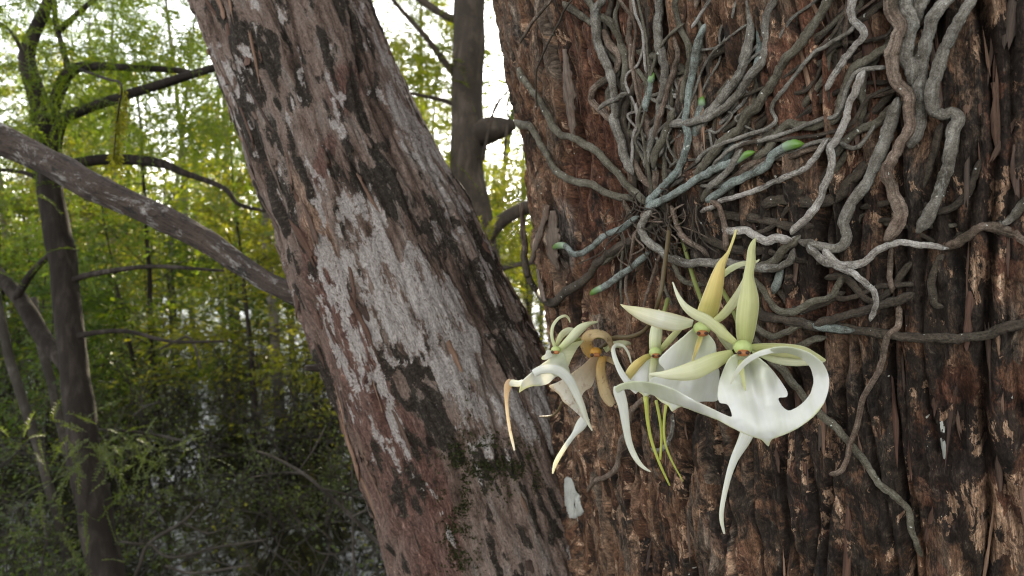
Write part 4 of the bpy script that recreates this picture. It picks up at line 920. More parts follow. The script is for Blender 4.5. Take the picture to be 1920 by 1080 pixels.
ctrl = [(*z4(x, y), d) for x, y, d in ((630, 205, 0.006), (580, 250, 0.010), (690, 250, 0.010), (630, 260, 0.004), (525, 400, 0.010), (800, 370, 0.010), (635, 380, 0.010), (508, 330, 0.003), (575, 330, 0.013), (715, 310, 0.015), (770, 300, 0.006), (560, 470, 0.014), (790, 440, 0.016), (640, 480, 0.018), (600, 560, 0.016), (700, 560, 0.024), (738, 632, 0.018), (830, 500, 0.024), (930, 460, 0.028), (990, 380, 0.030), (1005, 320, 0.031), (970, 250, 0.032), (900, 200, 0.032), (830, 185, 0.032), (750, 190, 0.031), (500, 490, 0.014), (400, 445, 0.013), (300, 390, 0.014), (300, 425, 0.008), (200, 345, 0.016), (200, 385, 0.010), (100, 345, 0.018), (35, 370, 0.018), (400, 470, 0.008), (500, 505, 0.010))]
lp = lip('lip', A, 'white', outline, ctrl, [z4(*p) for p in ((260, 425), (340, 450), (420, 480), (500, 510), (570, 547), (640, 580), (705, 602), (738, 634), (752, 602), (810, 580), (870, 552), (940, 502), (990, 445))], step=4.0, axis=[z4(630, 190), z4(738, 632)], groove=0.009)
lp['label'] = 'broad white lip with long side tendrils'
blade('tendril', A, 'tendril', [(*z4(770, 187), 4.6, 0.0312), (*z4(745, 191), 5.2, 0.0312), (*z4(690, 207), 5.4, 0.030), (*z4(640, 237), 5.2, 0.028), (*z4(600, 278), 4.6, 0.026), (*z4(575, 320), 3.0, 0.024), (*z4(563, 345), 0.8, 0.023)], cup=0.06)
blade('tendril', A, 'tendril', [(*z4(48, 352), 9.0, 0.0165), (*z4(50, 380), 11, 0.016), (*z4(68, 440), 9.5, 0.013), (*z4(80, 520), 7.5, 0.010), (*z4(96, 610), 6, 0.008), (*z4(125, 680), 5, 0.008), (*z4(160, 725), 3, 0.009), (*z4(197, 747), 0.6, 0.010)], cup=0.5)
blade('lip_ridge', A, 'green', [(*z4(606, 232), 7, 0.006), (*z4(612, 280), 6.5, 0.0085), (*z4(622, 330), 4, 0.0105), (*z4(634, 375), 1, 0.0125)], cup=-0.2)
# --- B: yellowing flower behind it
B = flower('cream white flower with a yellow upright sepal behind the large bloom', 1316, 618, 0.372)
ledge('sepal', B, 'yellow', [(1308,600),(1306,586),(1313,565),(1324,537),(1334,513),(1347,490),(1362,474),(1368,462),(1374,445),(1379,430)], [(1338,603),(1347,586),(1354,555),(1358,524),(1360,498),(1367,478),(1371,466),(1375,455),(1380,440),(1382,430)], [0.0, 0.006, 0.008, 0.004, -0.004, -0.010], cup=0.8)
ledge('sepal', B, 'cream', [(1301,600),(1275,591),(1244,583),(1205,576),(1176,573),(1163,570)], [(1298,612),(1270,621),(1239,617),(1205,604),(1179,586),(1163,571)], [0.002, 0.008, 0.010, 0.008, 0.003, 0.0], cup=0.6)
blade('petal', B, 'lime', [(1338,604,6,0.002),(1356,590,8,0.002),(1376,566,9,0.0),(1392,540,8,-0.006),(1402,515,5,-0.010),(1408,500,1,-0.012)], cup=0.4)
blade('petal', B, 'pale', [(1354,517,5,-0.006),(1370,504,6,-0.004),(1388,496,5,-0.006),(1405,493,4,-0.010),(1418,491,2.5,-0.012),(1424,486,0.7,-0.013)], cup=0.3)
ledge('sepal', B, 'pale', [(1340,606),(1352,606),(1366,622),(1380,648)], [(1338,618),(1345,632),(1356,648),(1368,662)], [0.0, -0.004, -0.008, -0.010], cup=0.4)
column(B, 1316, 618, 1.15)
lpb = lip('lip', B, 'white', [z4(*p) for p in ((402, 82), (340, 130), (275, 185), (236, 225), (234, 248), (262, 280), (240, 300), (195, 320), (190, 360), (215, 400), (250, 430), (278, 445), (294, 474), (318, 456), (370, 440), (440, 425), (505, 420), (512, 345), (513, 280), (495, 250), (500, 195), (492, 150), (455, 108))],
    [(*z4(x, y), d) for x, y, d in ((428, 100, 0.004), (330, 150, 0.008), (245, 240, 0.008), (425, 190, 0.000), (490, 180, 0.005), (400, 300, 0.004), (500, 300, 0.002), (300, 350, 0.006), (200, 340, 0.008), (380, 400, 0.004), (294, 472, 0.014), (480, 400, 0.0))], [z4(*p) for p in ((215, 402), (250, 432), (280, 447), (294, 476), (318, 458), (370, 442))], 4.5, axis=[z4(428, 90), z4(294, 472)], groove=0.005)
blade('tendril', B, 'tendril', [(*z4(640, 520), 13, 0.004), (*z4(640, 570), 13.5, 0.005), (*z4(615, 625), 11, 0.006), (*z4(585, 680), 8, 0.007), (*z4(560, 750), 6, 0.008), (*z4(540, 830), 4.8, 0.009), (*z4(525, 910), 4.2, 0.010), (*z4(522, 970), 3.8, 0.010), (*z4(536, 1035), 1.4, 0.010)], cup=0.4)
blade('lip_ridge', B, 'yellow', [(*z4(430, 118), 5, 0.004), (*z4(415, 160), 4.5, 0.003), (*z4(400, 205), 3, 0.004), (*z4(388, 240), 1, 0.005)], cup=-0.3)
# --- C: half hidden flower
C_ = flower('half hidden flower with yellow petals tucked behind the cream bloom', 1229, 662, 0.398)
blade('sepal', C_, 'pale', [(1229,668,8,0.0),(1228,648,11,0.003),(1230,625,12,0.002),(1233,600,8,0.0),(1236,580,1,-0.003)], cup=0.7)
ledge('petal', C_, 'yellow', [z4(*p) for p in ((210, 200), (165, 210), (118, 240), (85, 280), (75, 315), (85, 330))], [z4(*p) for p in ((206, 218), (180, 235), (150, 265), (122, 300), (100, 325), (88, 331))], [0.0, 0.004, 0.008, 0.008, 0.006, 0.004], cup=0.5)
blade('petal', C_, 'green', [(1236,660,4,0.0),(1248,646,6,0.002),(1262,630,6,0.002),(1278,614,4,0.0)], cup=0.4)
column(C_, 1229, 662, 0.85)
lip('lip', C_, 'white', [z4(*p) for p in ((205, 212), (160, 255), (110, 312), (100, 345), (130, 375), (158, 392), (172, 420), (186, 395), (240, 380), (270, 320), (262, 250), (230, 212))],
    [(*z4(x, y), d) for x, y, d in ((218, 215, 0.0), (160, 270, 0.004), (115, 330, 0.004), (200, 330, 0.006), (172, 415, 0.010), (250, 340, 0.0))], [z4(*p) for p in ((130, 378), (158, 394), (172, 422), (186, 397))], 4.5, axis=[z4(218, 205), z4(172, 415)])
blade('tendril', C_, 'tendril', [(1196,735,6,0.010),(1182,722,6.5,0.010),(1168,704,6,0.009),(1158,685,5,0.007),(1151,665,4.2,0.004),(1150,652,3.6,0.0),(1158,646,3,-0.004),(1170,650,2.4,-0.006),(1179,664,2,-0.007),(1184,682,0.7,-0.007)], cup=0.3, n=34)
blade('lip_ridge', C_, 'lime', [(*z4(214, 225), 7, 0.004), (*z4(208, 265), 7, 0.007), (*z4(200, 310), 5, 0.009), (*z4(195, 335), 2, 0.009)], cup=0.4)
spur(C_, [(*z4(174, 405), 0.388, 5.5), (*z4(178, 450), 0.388, 4.2), (*z4(184, 520), 0.390, 3.4), (*z4(202, 610), 0.392, 3.0), (*z4(238, 710), 0.394, 2.6), (*z4(284, 810), 0.398, 1.6)])
spur(C_, [(*z4(222, 420), 0.40, 3), (*z4(238, 500), 0.40, 2.8), (*z4(247, 580), 0.402, 2.6), (*z4(241, 690), 0.404, 2.2)])
spur(B, [(*z4(268, 440), 0.395, 3), (*z4(258, 520), 0.396, 2.6), (*z4(262, 610), 0.397, 2.4), (*z4(290, 690), 0.399, 2.0), (*z4(345, 792), 0.402, 1.0)])
# --- D: small white flower seen from the side
D = flower('white flower in side view with a thin curled petal beside the leaning stem', 1042, 657, 0.50)
blade('petal', D, 'pale', [(1041,652,3,0.0),(1035,633,3,0.002),(1036,613,3,0.003),(1046,598,2.6,0.004),(1059,592,2.4,0.002),(1066,597,2,-0.002),(1069,605,0.8,-0.004)], cup=0.3, n=36)
ledge('sepal', D, 'pale', [(1044,653),(1062,632),(1080,612),(1098,604),(1122,602)], [(1050,660),(1075,642),(1094,622),(1106,611),(1122,604)], [0.004, 0.008, 0.008, 0.004, -0.004], cup=0.7)
blade('petal', D, 'lime', [(1043,648,3,-0.004),(1052,630,6,-0.008),(1064,620,6,-0.012),(1076,617,2,-0.014)], cup=0.4)
lip('sepal', D, 'pale', [z3(*p) for p in ((440, 300), (470, 275), (520, 248), (586, 234), (555, 270), (530, 310), (510, 350), (492, 392), (478, 350), (460, 310))], [(*z3(x, y), d) for x, y, d in ((445, 300, -0.002), (580, 236, -0.014), (490, 385, -0.004), (510, 300, -0.004))], [z3(480, 275), z3(586, 234)], 4)
lip('petal', D, 'white', [z3(*p) for p in ((420, 300), (395, 288), (372, 292), (368, 312), (345, 328), (350, 345), (380, 342), (410, 325))], [(*z3(x, y), d) for x, y, d in ((418, 305, 0.002), (350, 335, 0.012), (375, 295, 0.006), (385, 335, 0.010))], [z3(345, 328), z3(350, 345)], 4)
column(D, 1042, 657, 0.62, pits=False)
ball(1035.5, 660, 0.489, 2.4, 3.2, 3, D, 'pollen_pit', M_DARK)
lip('lip', D, 'white', [z3(*p) for p in ((418, 305), (385, 340), (330, 380), (270, 430), (238, 460), (226, 495), (219, 531), (246, 512), (290, 494), (335, 492), (385, 478), (428, 440), (470, 435), (508, 432), (498, 385), (484, 340), (466, 300))],
    [(*z3(x, y), d) for x, y, d in ((440, 305, 0.002), (385, 350, 0.010), (480, 380, 0.004), (430, 390, 0.012), (300, 420, 0.020), (330, 470, 0.014), (238, 470, 0.024), (220, 530, 0.026), (500, 428, 0.004), (400, 455, 0.014))], [z3(*p) for p in ((226, 497), (219, 533), (246, 514), (290, 496), (335, 494))], 4, axis=[z3(440, 300), z3(220, 530)], groove=0.004, gw=9)
blade('tendril', D, 'tendril', [(*z3(300, 420), 7, 0.0215), (*z3(350, 398), 8.5, 0.021), (*z3(410, 395), 9.5, 0.021), (*z3(465, 418), 10, 0.020), (*z3(510, 470), 9, 0.019), (*z3(545, 540), 7.5, 0.018), (*z3(575, 610), 6, 0.017), (*z3(600, 680), 4, 0.016), (*z3(632, 744), 0.8, 0.014)], cup=0.45, n=34)
blade('tendril', D, 'tendril', [(*z3(245, 468), 5, 0.022), (*z3(215, 478), 6, 0.022), (*z3(185, 474), 6.5, 0.021), (*z3(163, 478), 6.5, 0.020)], cup=0.4, n=14)
blade('tendril', D, 'wilt', [(*z3(178, 462), 6, 0.0202), (*z3(160, 482), 7.5, 0.020), (*z3(149, 530), 5, 0.019), (*z3(150, 590), 3.2, 0.018), (*z3(156, 660), 3, 0.018), (*z3(168, 740), 2.8, 0.018), (*z3(182, 800), 2.6, 0.018), (*z3(194, 855), 1.4, 0.018)], cup=0.5, n=34)
# --- E: wilted flower
E = flower('wilted tan flower with curled brown petals between the white blooms', 1113, 663, 0.53)
blade('sepal', E, 'tan', [(*z3(640, 318), 9, 0.004), (*z3(610, 290), 11, 0.006), (*z3(598, 245), 12, 0.010), (*z3(616, 210), 11, 0.014), (*z3(658, 196), 8, 0.017), (*z3(704, 208), 7, 0.018), (*z3(728, 238), 6, 0.016), (*z3(740, 275), 4, 0.012), (*z3(738, 300), 1.2, 0.010)], cup=0.3, n=46, twist=[0.2, 0.8, 1.0, 1.0, 0.8])
lip('lip', E, 'wilt', [z3(*p) for p in ((625, 330), (580, 372), (535, 405), (480, 445), (430, 472), (385, 492), (420, 520), (448, 545), (465, 578), (500, 605), (545, 645), (602, 692), (588, 630), (572, 560), (590, 520), (625, 500), (645, 460), (662, 400), (690, 340), (660, 318))],
    [(*z3(x, y), d) for x, y, d in ((655, 330, 0.004), (580, 390, 0.010), (650, 400, 0.002), (480, 460, 0.016), (388, 492, 0.018), (470, 570, 0.022), (560, 500, 0.012), (600, 690, 0.018), (625, 490, 0.006), (530, 570, 0.020))], [z3(*p) for p in ((385, 492), (420, 520), (448, 545), (465, 578), (500, 605))], 4, axis=[z3(655, 325), z3(480, 560)])
blade('petal', E, 'tan', [(*z3(690, 325), 7, 0.006), (*z3(678, 390), 9, 0.010), (*z3(686, 460), 10, 0.012), (*z3(705, 530), 11, 0.012), (*z3(732, 580), 9, 0.010), (*z3(752, 598), 5, 0.009)], cup=0.5, twist=[0, 0.4, -0.3, 0.5])
blade('petal', E, 'pale', [(*z3(700, 290), 6, 0.0), (*z3(742, 262), 6, -0.003), (*z3(790, 255), 7, -0.006), (*z3(830, 250), 4, -0.010), (*z3(855, 256), 1, -0.012)], cup=0.4)
blade('petal', E, 'tan', [(*z3(690, 330), 4, -0.002), (*z3(730, 345), 5, -0.004), (*z3(760, 365), 3, -0.005)], cup=0.4)
blade('tendril', E, 'tendril', [(*z3(595, 665), 9, 0.012), (*z3(565, 715), 10, 0.012), (*z3(530, 762), 5, 0.011), (*z3(495, 810), 4.5, 0.010), (*z3(455, 870), 4.2, 0.009), (*z3(425, 925), 4, 0.008), (*z3(408, 985), 1.2, 0.006)], cup=0.5, n=34)
column(E, 1117, 661, 0.75, True, False)
ball(1110, 666, 0.514, 3.2, 3.6, 3, E, 'pollen_pit', M_DARK)
spur(E, [(*z3(462, 582), 0.512, 3.2), (*z3(440, 630), 0.52, 2.6), (*z3(400, 662), 0.53, 2.2), (*z3(335, 664), 0.54, 1.2)], 'dry_spur', M_STEMD)
# flower stalks
def stalk(rows, mat):
    V, Fc, U = px_tube(rows, 10, None, 0.08, rows[0][1], 0.15, 60); o = obj('flower_stalk', mesh_data('flower_stalk', V, Fc, U), mat, orchid); o.matrix_parent_inverse = Matrix.Translation(-Vector(orchid.location)); return o
ds = float(hit_main(np.array([1262.]), np.array([420.]))[0][0])
stalk([(1258, 400, ds - 0.01, 4), (1250, 470, ds - 0.03, 4), (1236, 560, ds - 0.045, 4), (1215, 612, 0.47, 4), (1187, 630, 0.49, 4.5), (1153, 633, 0.515, 4.5), (1133, 647, 0.532, 4), (1118, 658, 0.532, 4)], M_STEMD)
stalk([(1150, 634, 0.517, 3.5), (1110, 632, 0.53, 3.5), (1075, 640, 0.52, 3.5), (1048, 655, 0.506, 4)], M_STEM)
stalk([(1275, 415, ds - 0.01, 4), (1340, 520, ds - 0.03, 4), (1378, 590, 0.385, 4.5), (1392, 640, 0.366, 6)], M_STEM)
stalk([(1270, 415, ds - 0.01, 4), (1300, 520, ds - 0.03, 4), (1322, 585, 0.395, 4.5), (1318, 612, 0.380, 6)], M_STEM)
stalk([(1252, 560, ds - 0.04, 4), (1236, 620, 0.42, 4), (1229, 655, 0.405, 5)], M_STEM)
# ------------------------------------------------------------------ moss in the fork
def m_moss():
    return leaf_mat('moss_green', (0.018, 0.024, 0.007), (0.055, 0.058, 0.016), 0.25, 0.8, (1.2, 1.2, 0.6))
def build_moss():
    r = np.random.default_rng(77)
    bs, ns_ = [], []
    for ob in (trunk, lean):
        n = len(ob.data.vertices); co = np.empty(n * 3, np.float32); no = np.empty(n * 3, np.float32)
        ob.data.vertices.foreach_get('co', co); ob.data.vertices.foreach_get('normal', no); co = co.reshape(-1, 3).astype(float); no = no.reshape(-1, 3).astype(float)
        x, y, d = proj(co); k = (d > 0.3) & (d < 1.0) & (y > 700) & (y < 1300) & (x > 780) & (x < 1040)
        co, no, x, y = co[k], no[k], x[k], y[k]; face = np.sum(no * (CAM - co), 1) > 0
        w = (1.0 * blob(x, y, 915, 865, 60, 34) + 0.8 * blob(x, y, 862, 980, 24, 130) + 0.3 * blob(x, y, 975, 890, 34, 50)) * face * sstep(-0.25, 0.15, noise(x * 0.03, y * 0.03, 2) + 0.4 * noise(x * 0.1, y * 0.1, 5))
        m = 4200 if ob is lean else 900
        i = r.choice(len(w), m, p=w / w.sum()); bs.append(co[i] + 0.001 * r.normal(size=(m, 3))); ns_.append(no[i])
    b = np.vstack(bs); nn = np.vstack(ns_); m = len(b)
    d = nn + 0.8 * r.normal(size=(m, 3)); d /= np.linalg.norm(d, axis=1)[:, None]
    s = np.cross(d, r.normal(size=(m, 3))); s /= np.linalg.norm(s, axis=1)[:, None]
    L = r.uniform(0.002, 0.006, m)[:, None]; w = r.uniform(0.0006, 0.0016, m)[:, None]
    b = b - nn * 0.0015
    V = np.stack([b - s * w, b + s * w, b + d * L * 0.6 + s * w * 0.8, b + d * L, b + d * L * 0.6 - s * w * 0.8], 1).reshape(-1, 3)
    f = np.arange(m)[:, None] * 5 + np.arange(5)[None]
    return mesh_data('moss', V, [f])
tagged(obj('moss', build_moss(), m_moss()), 'dark green moss tufts in the fork of the big tree', 'moss', None, 'stuff')

# ------------------------------------------------------------------ foliage builders
def rand_unit(r, m):
    v = r.normal(size=(m, 3)); return v / np.linalg.norm(v, axis=1)[:, None]
def norm(v): return v / (np.linalg.norm(v, axis=-1, keepdims=True) + 1e-9)
def leaves(r, c, L, Wd, up=0.5, dirs=None):
    """diamond leaves at points c"""
    m = len(c); d = rand_unit(r, m) if dirs is None else norm(dirs + 0.5 * rand_unit(r, m))
    n = norm(rand_unit(r, m) * (1 - up) + np.array([0, 0, up])); s = norm(np.cross(d, n))
    l = L * r.uniform(0.6, 1.25, m)[:, None]; w = Wd * r.uniform(0.7, 1.2, m)[:, None]
    nn = norm(np.cross(s, d))
    V = np.stack([c, c + d * l * 0.45 + s * w + nn * w * 0.2, c + d * l, c + d * l * 0.45 - s * w + nn * w * 0.2], 1).reshape(-1, 3)
    return V, [np.arange(m * 4).reshape(-1, 4)]
def sprays(r, o, d, L, k, ll, lw, droop=0.3):
    """feathery cypress branchlets: o, d (m,3) origin and direction; k leaflets a side"""
    m = len(o); d = norm(d); t = np.linspace(0.08, 1, k)[None, :, None]
    L = (L * r.uniform(0.6, 1.2, m))[:, None, None]
    sp = o[:, None] + d[:, None] * t * L + np.array([0, 0, -1.0]) * droop * (t * t) * L
    up = norm(rand_unit(r, m) * 0.6 + np.array([0, 0, 1.0])); s = norm(np.cross(d, up))[:, None]
    out = []
    for sg in (-1, 1):
        ld = norm(s * sg + d[:, None] * 0.7 + 0.18 * r.normal(size=(m, k, 3)))
        l = ll * (1 - 0.55 * np.abs(t - 0.35)) * r.uniform(0.8, 1.2, (m, k, 1)); wv = norm(np.cross(ld, norm(up[:, None] + 0.4 * r.normal(size=(m, k, 3))))) * lw
        out.append(np.stack([sp, sp + ld * l * 0.4 + wv, sp + ld * l, sp + ld * l * 0.4 - wv], 2).reshape(-1, 3))
    V = np.vstack(out); fq = np.arange(len(V)).reshape(-1, 4)
    # the thin stalk
    q = np.linspace(0, 1, 4)[None, :, None]; st = o[:, None] + d[:, None] * q * L + np.array([0, 0, -1.0]) * droop * (q * q) * L
    wv = norm(np.cross(d, up))[:, None] * 0.0012
    a = np.stack([st - wv, st + wv], 2).reshape(-1, 3); b0 = np.arange(m)[:, None, None] * 8 + np.arange(3)[None, :, None] * 2 + np.array([0, 1, 3, 2])[None, None]
    return np.vstack([V, a]), [np.vstack([fq, b0.reshape(-1, 4) + len(V)])]
def wander(r, p0, d, L, n, bend=0.25, grav=0.0):
    p = [np.array(p0, float)]; d = norm(np.array(d, float))
    for i in range(n - 1):
        d = norm(d + bend * r.normal(size=3) / n**0.5 + np.array([0, 0, grav]) / n); p.append(p[-1] + d * L / (n - 1))
    return np.array(p)
M_FARWOOD = wood_mat('grey_bark', (0.10, 0.085, 0.07), (0.165, 0.14, 0.118), (0.26, 0.23, 0.20), (22, 6))
M_TWIG = wood_mat('dead_twig', (0.03, 0.025, 0.02), (0.06, 0.05, 0.042), (0.13, 0.115, 0.10), (60, 6))
M_DARKWOOD = wood_mat('dark_bark', (0.015, 0.012, 0.010), (0.038, 0.030, 0.025), (0.10, 0.082, 0.07), (34, 6), 0.9)
M_LEAFY = leaf_mat('cypress_leaf', (0.038, 0.076, 0.017), (0.100, 0.135, 0.024), 0.55)
M_LEAFB = leaf_mat('yellow_leaf', (0.065, 0.100, 0.017), (0.190, 0.180, 0.026), 0.55)
M_LEAFD = leaf_mat('shrub_leaf', (0.018, 0.038, 0.013), (0.090, 0.110, 0.028), 0.4, 0.55, (1.6, 1.7, 0.6))
def gen_tree(seed, H, r0, base, crad, nl, per, L, Wd, lean=0.03):
    r = np.random.default_rng(seed)
    tp = wander(r, (0, 0, -0.3), (lean * r.normal(), lean * r.normal(), 1), H, 14, 0.12)
    tt = np.linspace(0, 1, 14); R = r0 * (1 - 0.9 * tt) + 0.004 + r0 * 0.9 * np.exp(-tt * H / 0.35)
    wood = [tube(tp, R, 9)]; pts = []; dirs = []
    for i in range(nl):
        f = base + (1 - base) * (i + r.random()) / nl; k = f * 13; j = min(12, int(k)); p = tp[j] + (tp[j+1] - tp[j]) * (k - j)
        a = r.uniform(0, 2 * math.pi); ln = crad * (1 - 0.75 * (f - base) / (1 - base + 1e-6)) * r.uniform(0.55, 1.15)
        q = wander(r, p, (math.cos(a), math.sin(a), r.uniform(0.1, 0.7)), ln, 7, 0.5, -0.4)
        wood.append(tube(q, np.linspace(max(0.006, r0 * 0.28 * (1 - 0.6 * f)), 0.003, 7), 5))
        for j2 in range(3):
            q2 = wander(r, q[2 + j2 * 2 if j2 < 2 else 5], norm(q[-1] - q[0]) + 0.8 * r.normal(size=3), ln * 0.5, 5, 0.4, -0.4); wood.append(tube(q2, np.linspace(0.004, 0.0015, 5), 4))
            e = q2[r.integers(1, 5, per // 4)]; pts.append(e + 0.11 * r.normal(size=e.shape) * [1, 1, 0.3]); dirs.append(np.tile(norm(q2[-1] - q2[0]), (len(e), 1)))
        e = q[r.integers(2, 7, per // 3)]; pts.append(e + 0.17 * r.normal(size=e.shape) * [1, 1, 0.3]); dirs.append(np.tile(norm(q[-1] - q[0]), (len(e), 1)))
    c = np.vstack(pts); dd = np.vstack(dirs) * [1, 1, 0.3] + [0, 0, -0.12]
    lv = leaves(r, c, L, Wd, 0.35, dd)
    return join(wood), lv
def tree_kind(name, seed, H, r0, base, crad, nl, per, L, Wd, lm, wm):
    wd, lv = gen_tree(seed, H, r0, base, crad, nl, per, L, Wd)
    mw = mesh_data('trunk', wd[0], wd[1], wd[2]); mw.materials.append(wm)
    ml = mesh_data('crown', lv[0], lv[1], None, None, False); ml.materials.append(lm)
    return name, mw, ml
def put_tree(kind, x, y, s, rz, label, group, cat='tree', zz=0.0):
    name, mw, ml = kind
    e = empty(name, (x, y, zz)); e.scale = (s, s, s * random.uniform(0.92, 1.1)); e.rotation_euler = (0, 0, rz)
    obj('trunk', mw, None, e); obj('crown', ml, None, e)
    return tagged(e, label, cat, group)
def at_px(px, dist, z=0.0):
    """ground point below a pixel column, dist metres along the view axis"""
    return np.array([(px - 960) / F * dist, dist, z])

# ------------------------------------------------------------------ forest behind
def size_word(s, lo, hi): return 'small' if s < lo else 'large' if s > hi else 'medium sized'
K1 = tree_kind('cypress_tree', 201, 11.0, 0.11, 0.26, 2.6, 34, 130, 0.15, 0.024, M_LEAFY, M_FARWOOD)
K2 = tree_kind('cypress_tree', 202, 8.5, 0.08, 0.16, 2.3, 32, 130, 0.15, 0.024, M_LEAFB, M_FARWOOD)
K3 = tree_kind('cypress_tree', 203, 9.5, 0.09, 0.40, 1.9, 24, 110, 0.13, 0.022, M_LEAFY, M_FARWOOD)
K4 = tree_kind('sapling', 204, 3.6, 0.03, 0.12, 1.35, 26, 110, 0.10, 0.017, M_LEAFB, M_DARKWOOD)
K5 = tree_kind('sapling', 205, 2.7, 0.025, 0.10, 1.2, 24, 110, 0.09, 0.016, M_LEAFY, M_DARKWOOD)
rt = random.Random(99)
LAB = {1: 'slender grey trunk cypress with a deep green crown in the far swamp forest', 2: 'slim cypress with low yellow green branches in the far swamp forest', 3: 'tall bare lower trunk with a small high crown in the far swamp forest'}
n_far = 0
for i in range(84):
    dist = 8 + 33 * rt.random()**0.8
    px = rt.uniform(-420, 1060)
    if 885 < px < 980 and rt.random() < 0.85: continue
    k = rt.choice([1, 1, 2, 2, 2, 3]); x, y, _ = at_px(px, dist)
    if dist < 10 and k != 3: continue
    s = rt.uniform(0.65, 1.05) * (0.8 if dist < 14 else 1.0)
    put_tree({1: K1, 2: K2, 3: K3}[k], x, y, s, rt.uniform(0, 6.28), size_word(s, 0.72, 0.9) + ' ' + LAB[k], size_word(s, 0.72, 0.9) + {1: ' deep green cypresses', 2: ' yellow green cypresses', 3: ' bare trunk cypresses'}[k]); n_far += 1
for i in range(46):
    dist = 5.2 + 9 * rt.random(); px = rt.uniform(-250, 1040)
    if 880 < px < 985 and dist < 6: continue
    x, y, _ = at_px(px, dist); k = rt.choice([4, 4, 5])
    s = rt.uniform(0.55, 1.0); sw = size_word(s, 0.7, 0.85)
    put_tree(K4 if k == 4 else K5, x, y, s, rt.uniform(0, 6.28), sw + ' young yellow green cypress sapling rising from the swamp' if k == 4 else sw + ' short mid green sapling rising from the swamp', sw + (' yellow green saplings' if k == 4 else ' mid green saplings'), 'sapling')
for i in range(24):  # unseen trees added to the right and behind, blocking low sky light
    az = math.radians(rt.uniform(62, 178)); dist = rt.uniform(5.0, 11.0)
    k = rt.choice([1, 1, 2]); put_tree(K1 if k == 1 else K2, dist * math.sin(az), dist * math.cos(az), rt.uniform(0.8, 1.1), rt.uniform(0, 6.28), 'deep green cypress out of view, added to block low light on the orchid' if k == 1 else 'yellow green cypress out of view, added to block low light on the orchid', 'added deep green cypresses shading the orchid' if k == 1 else 'added yellow green cypresses shading the orchid')
rx = random.Random(404)                  # the forest goes on behind the big trunk
for i in range(26):
    k = rx.choice([1, 2, 3]); s = rx.uniform(0.65, 1.05); x, y, _ = at_px(rx.uniform(1070, 2000), rx.uniform(9, 40))
    put_tree({1: K1, 2: K2, 3: K3}[k], x, y, s, rx.uniform(0, 6.28), size_word(s, 0.72, 0.9) + ' ' + LAB[k], size_word(s, 0.72, 0.9) + {1: ' deep green cypresses', 2: ' yellow green cypresses', 3: ' bare trunk cypresses'}[k])
for i in range(12):
    s = rx.uniform(0.55, 1.0); sw = size_word(s, 0.7, 0.85); x, y, _ = at_px(rx.uniform(1060, 1900), rx.uniform(5.2, 14))
    put_tree(K4, x, y, s, rx.uniform(0, 6.28), sw + ' young yellow green cypress sapling rising from the swamp', sw + ' yellow green saplings', 'sapling')
def far_wood():
    r = np.random.default_rng(31); parts = []; pts = []
    for i in range(250):
        dist = r.uniform(40, 85); px = r.uniform(-900, 2300); x = (px - 960) / F * dist; H = r.uniform(4.5, 8.5) * dist / 60
        p = wander(r, (x, dist, -0.2), (0.04 * r.normal(), 0, 1), H, 4, 0.05); parts.append(tube(p, np.linspace(0.12, 0.03, 4) * r.uniform(0.6, 1.3), 5, cap=False))
        m = 170; t = r.uniform(0.12, 1.0, m)[:, None]; c = p[0] + (p[-1] - p[0]) * t; pts.append(c + r.normal(size=(m, 3)) * [0.9, 0.9, 0.35] * (1.15 - t * 0.7))
    m = 34000; dist = r.uniform(16, 70, m); px = r.uniform(-900, 2300, m); cl = noise(px * 0.02 * dist / 30, dist * 0.35, 0, 8)
    z = 0.05 + (0.028 + 0.022 * cl) * dist * r.random(m)**1.4 * 1.6; pts.append(np.stack([(px - 960) / F * dist, dist, z], 1))
    lv = leaves(r, np.vstack(pts), 0.42, 0.08, 0.4)
    return join(parts), lv
wd, lv = far_wood()
fw = tagged(empty('far_wood', (0, 40, 0)), 'far off wood of thin trunks and yellow green leaves', 'wood', None, 'stuff')
for nm, mm, mt in (('trunk_mass', mesh_data('trunk_mass', wd[0], wd[1], wd[2]), M_FARWOOD), ('leaf_mass', mesh_data('leaf_mass', lv[0], lv[1], None, None, False), M_LEAFB)):
    place(obj(nm, mm, mt, fw))

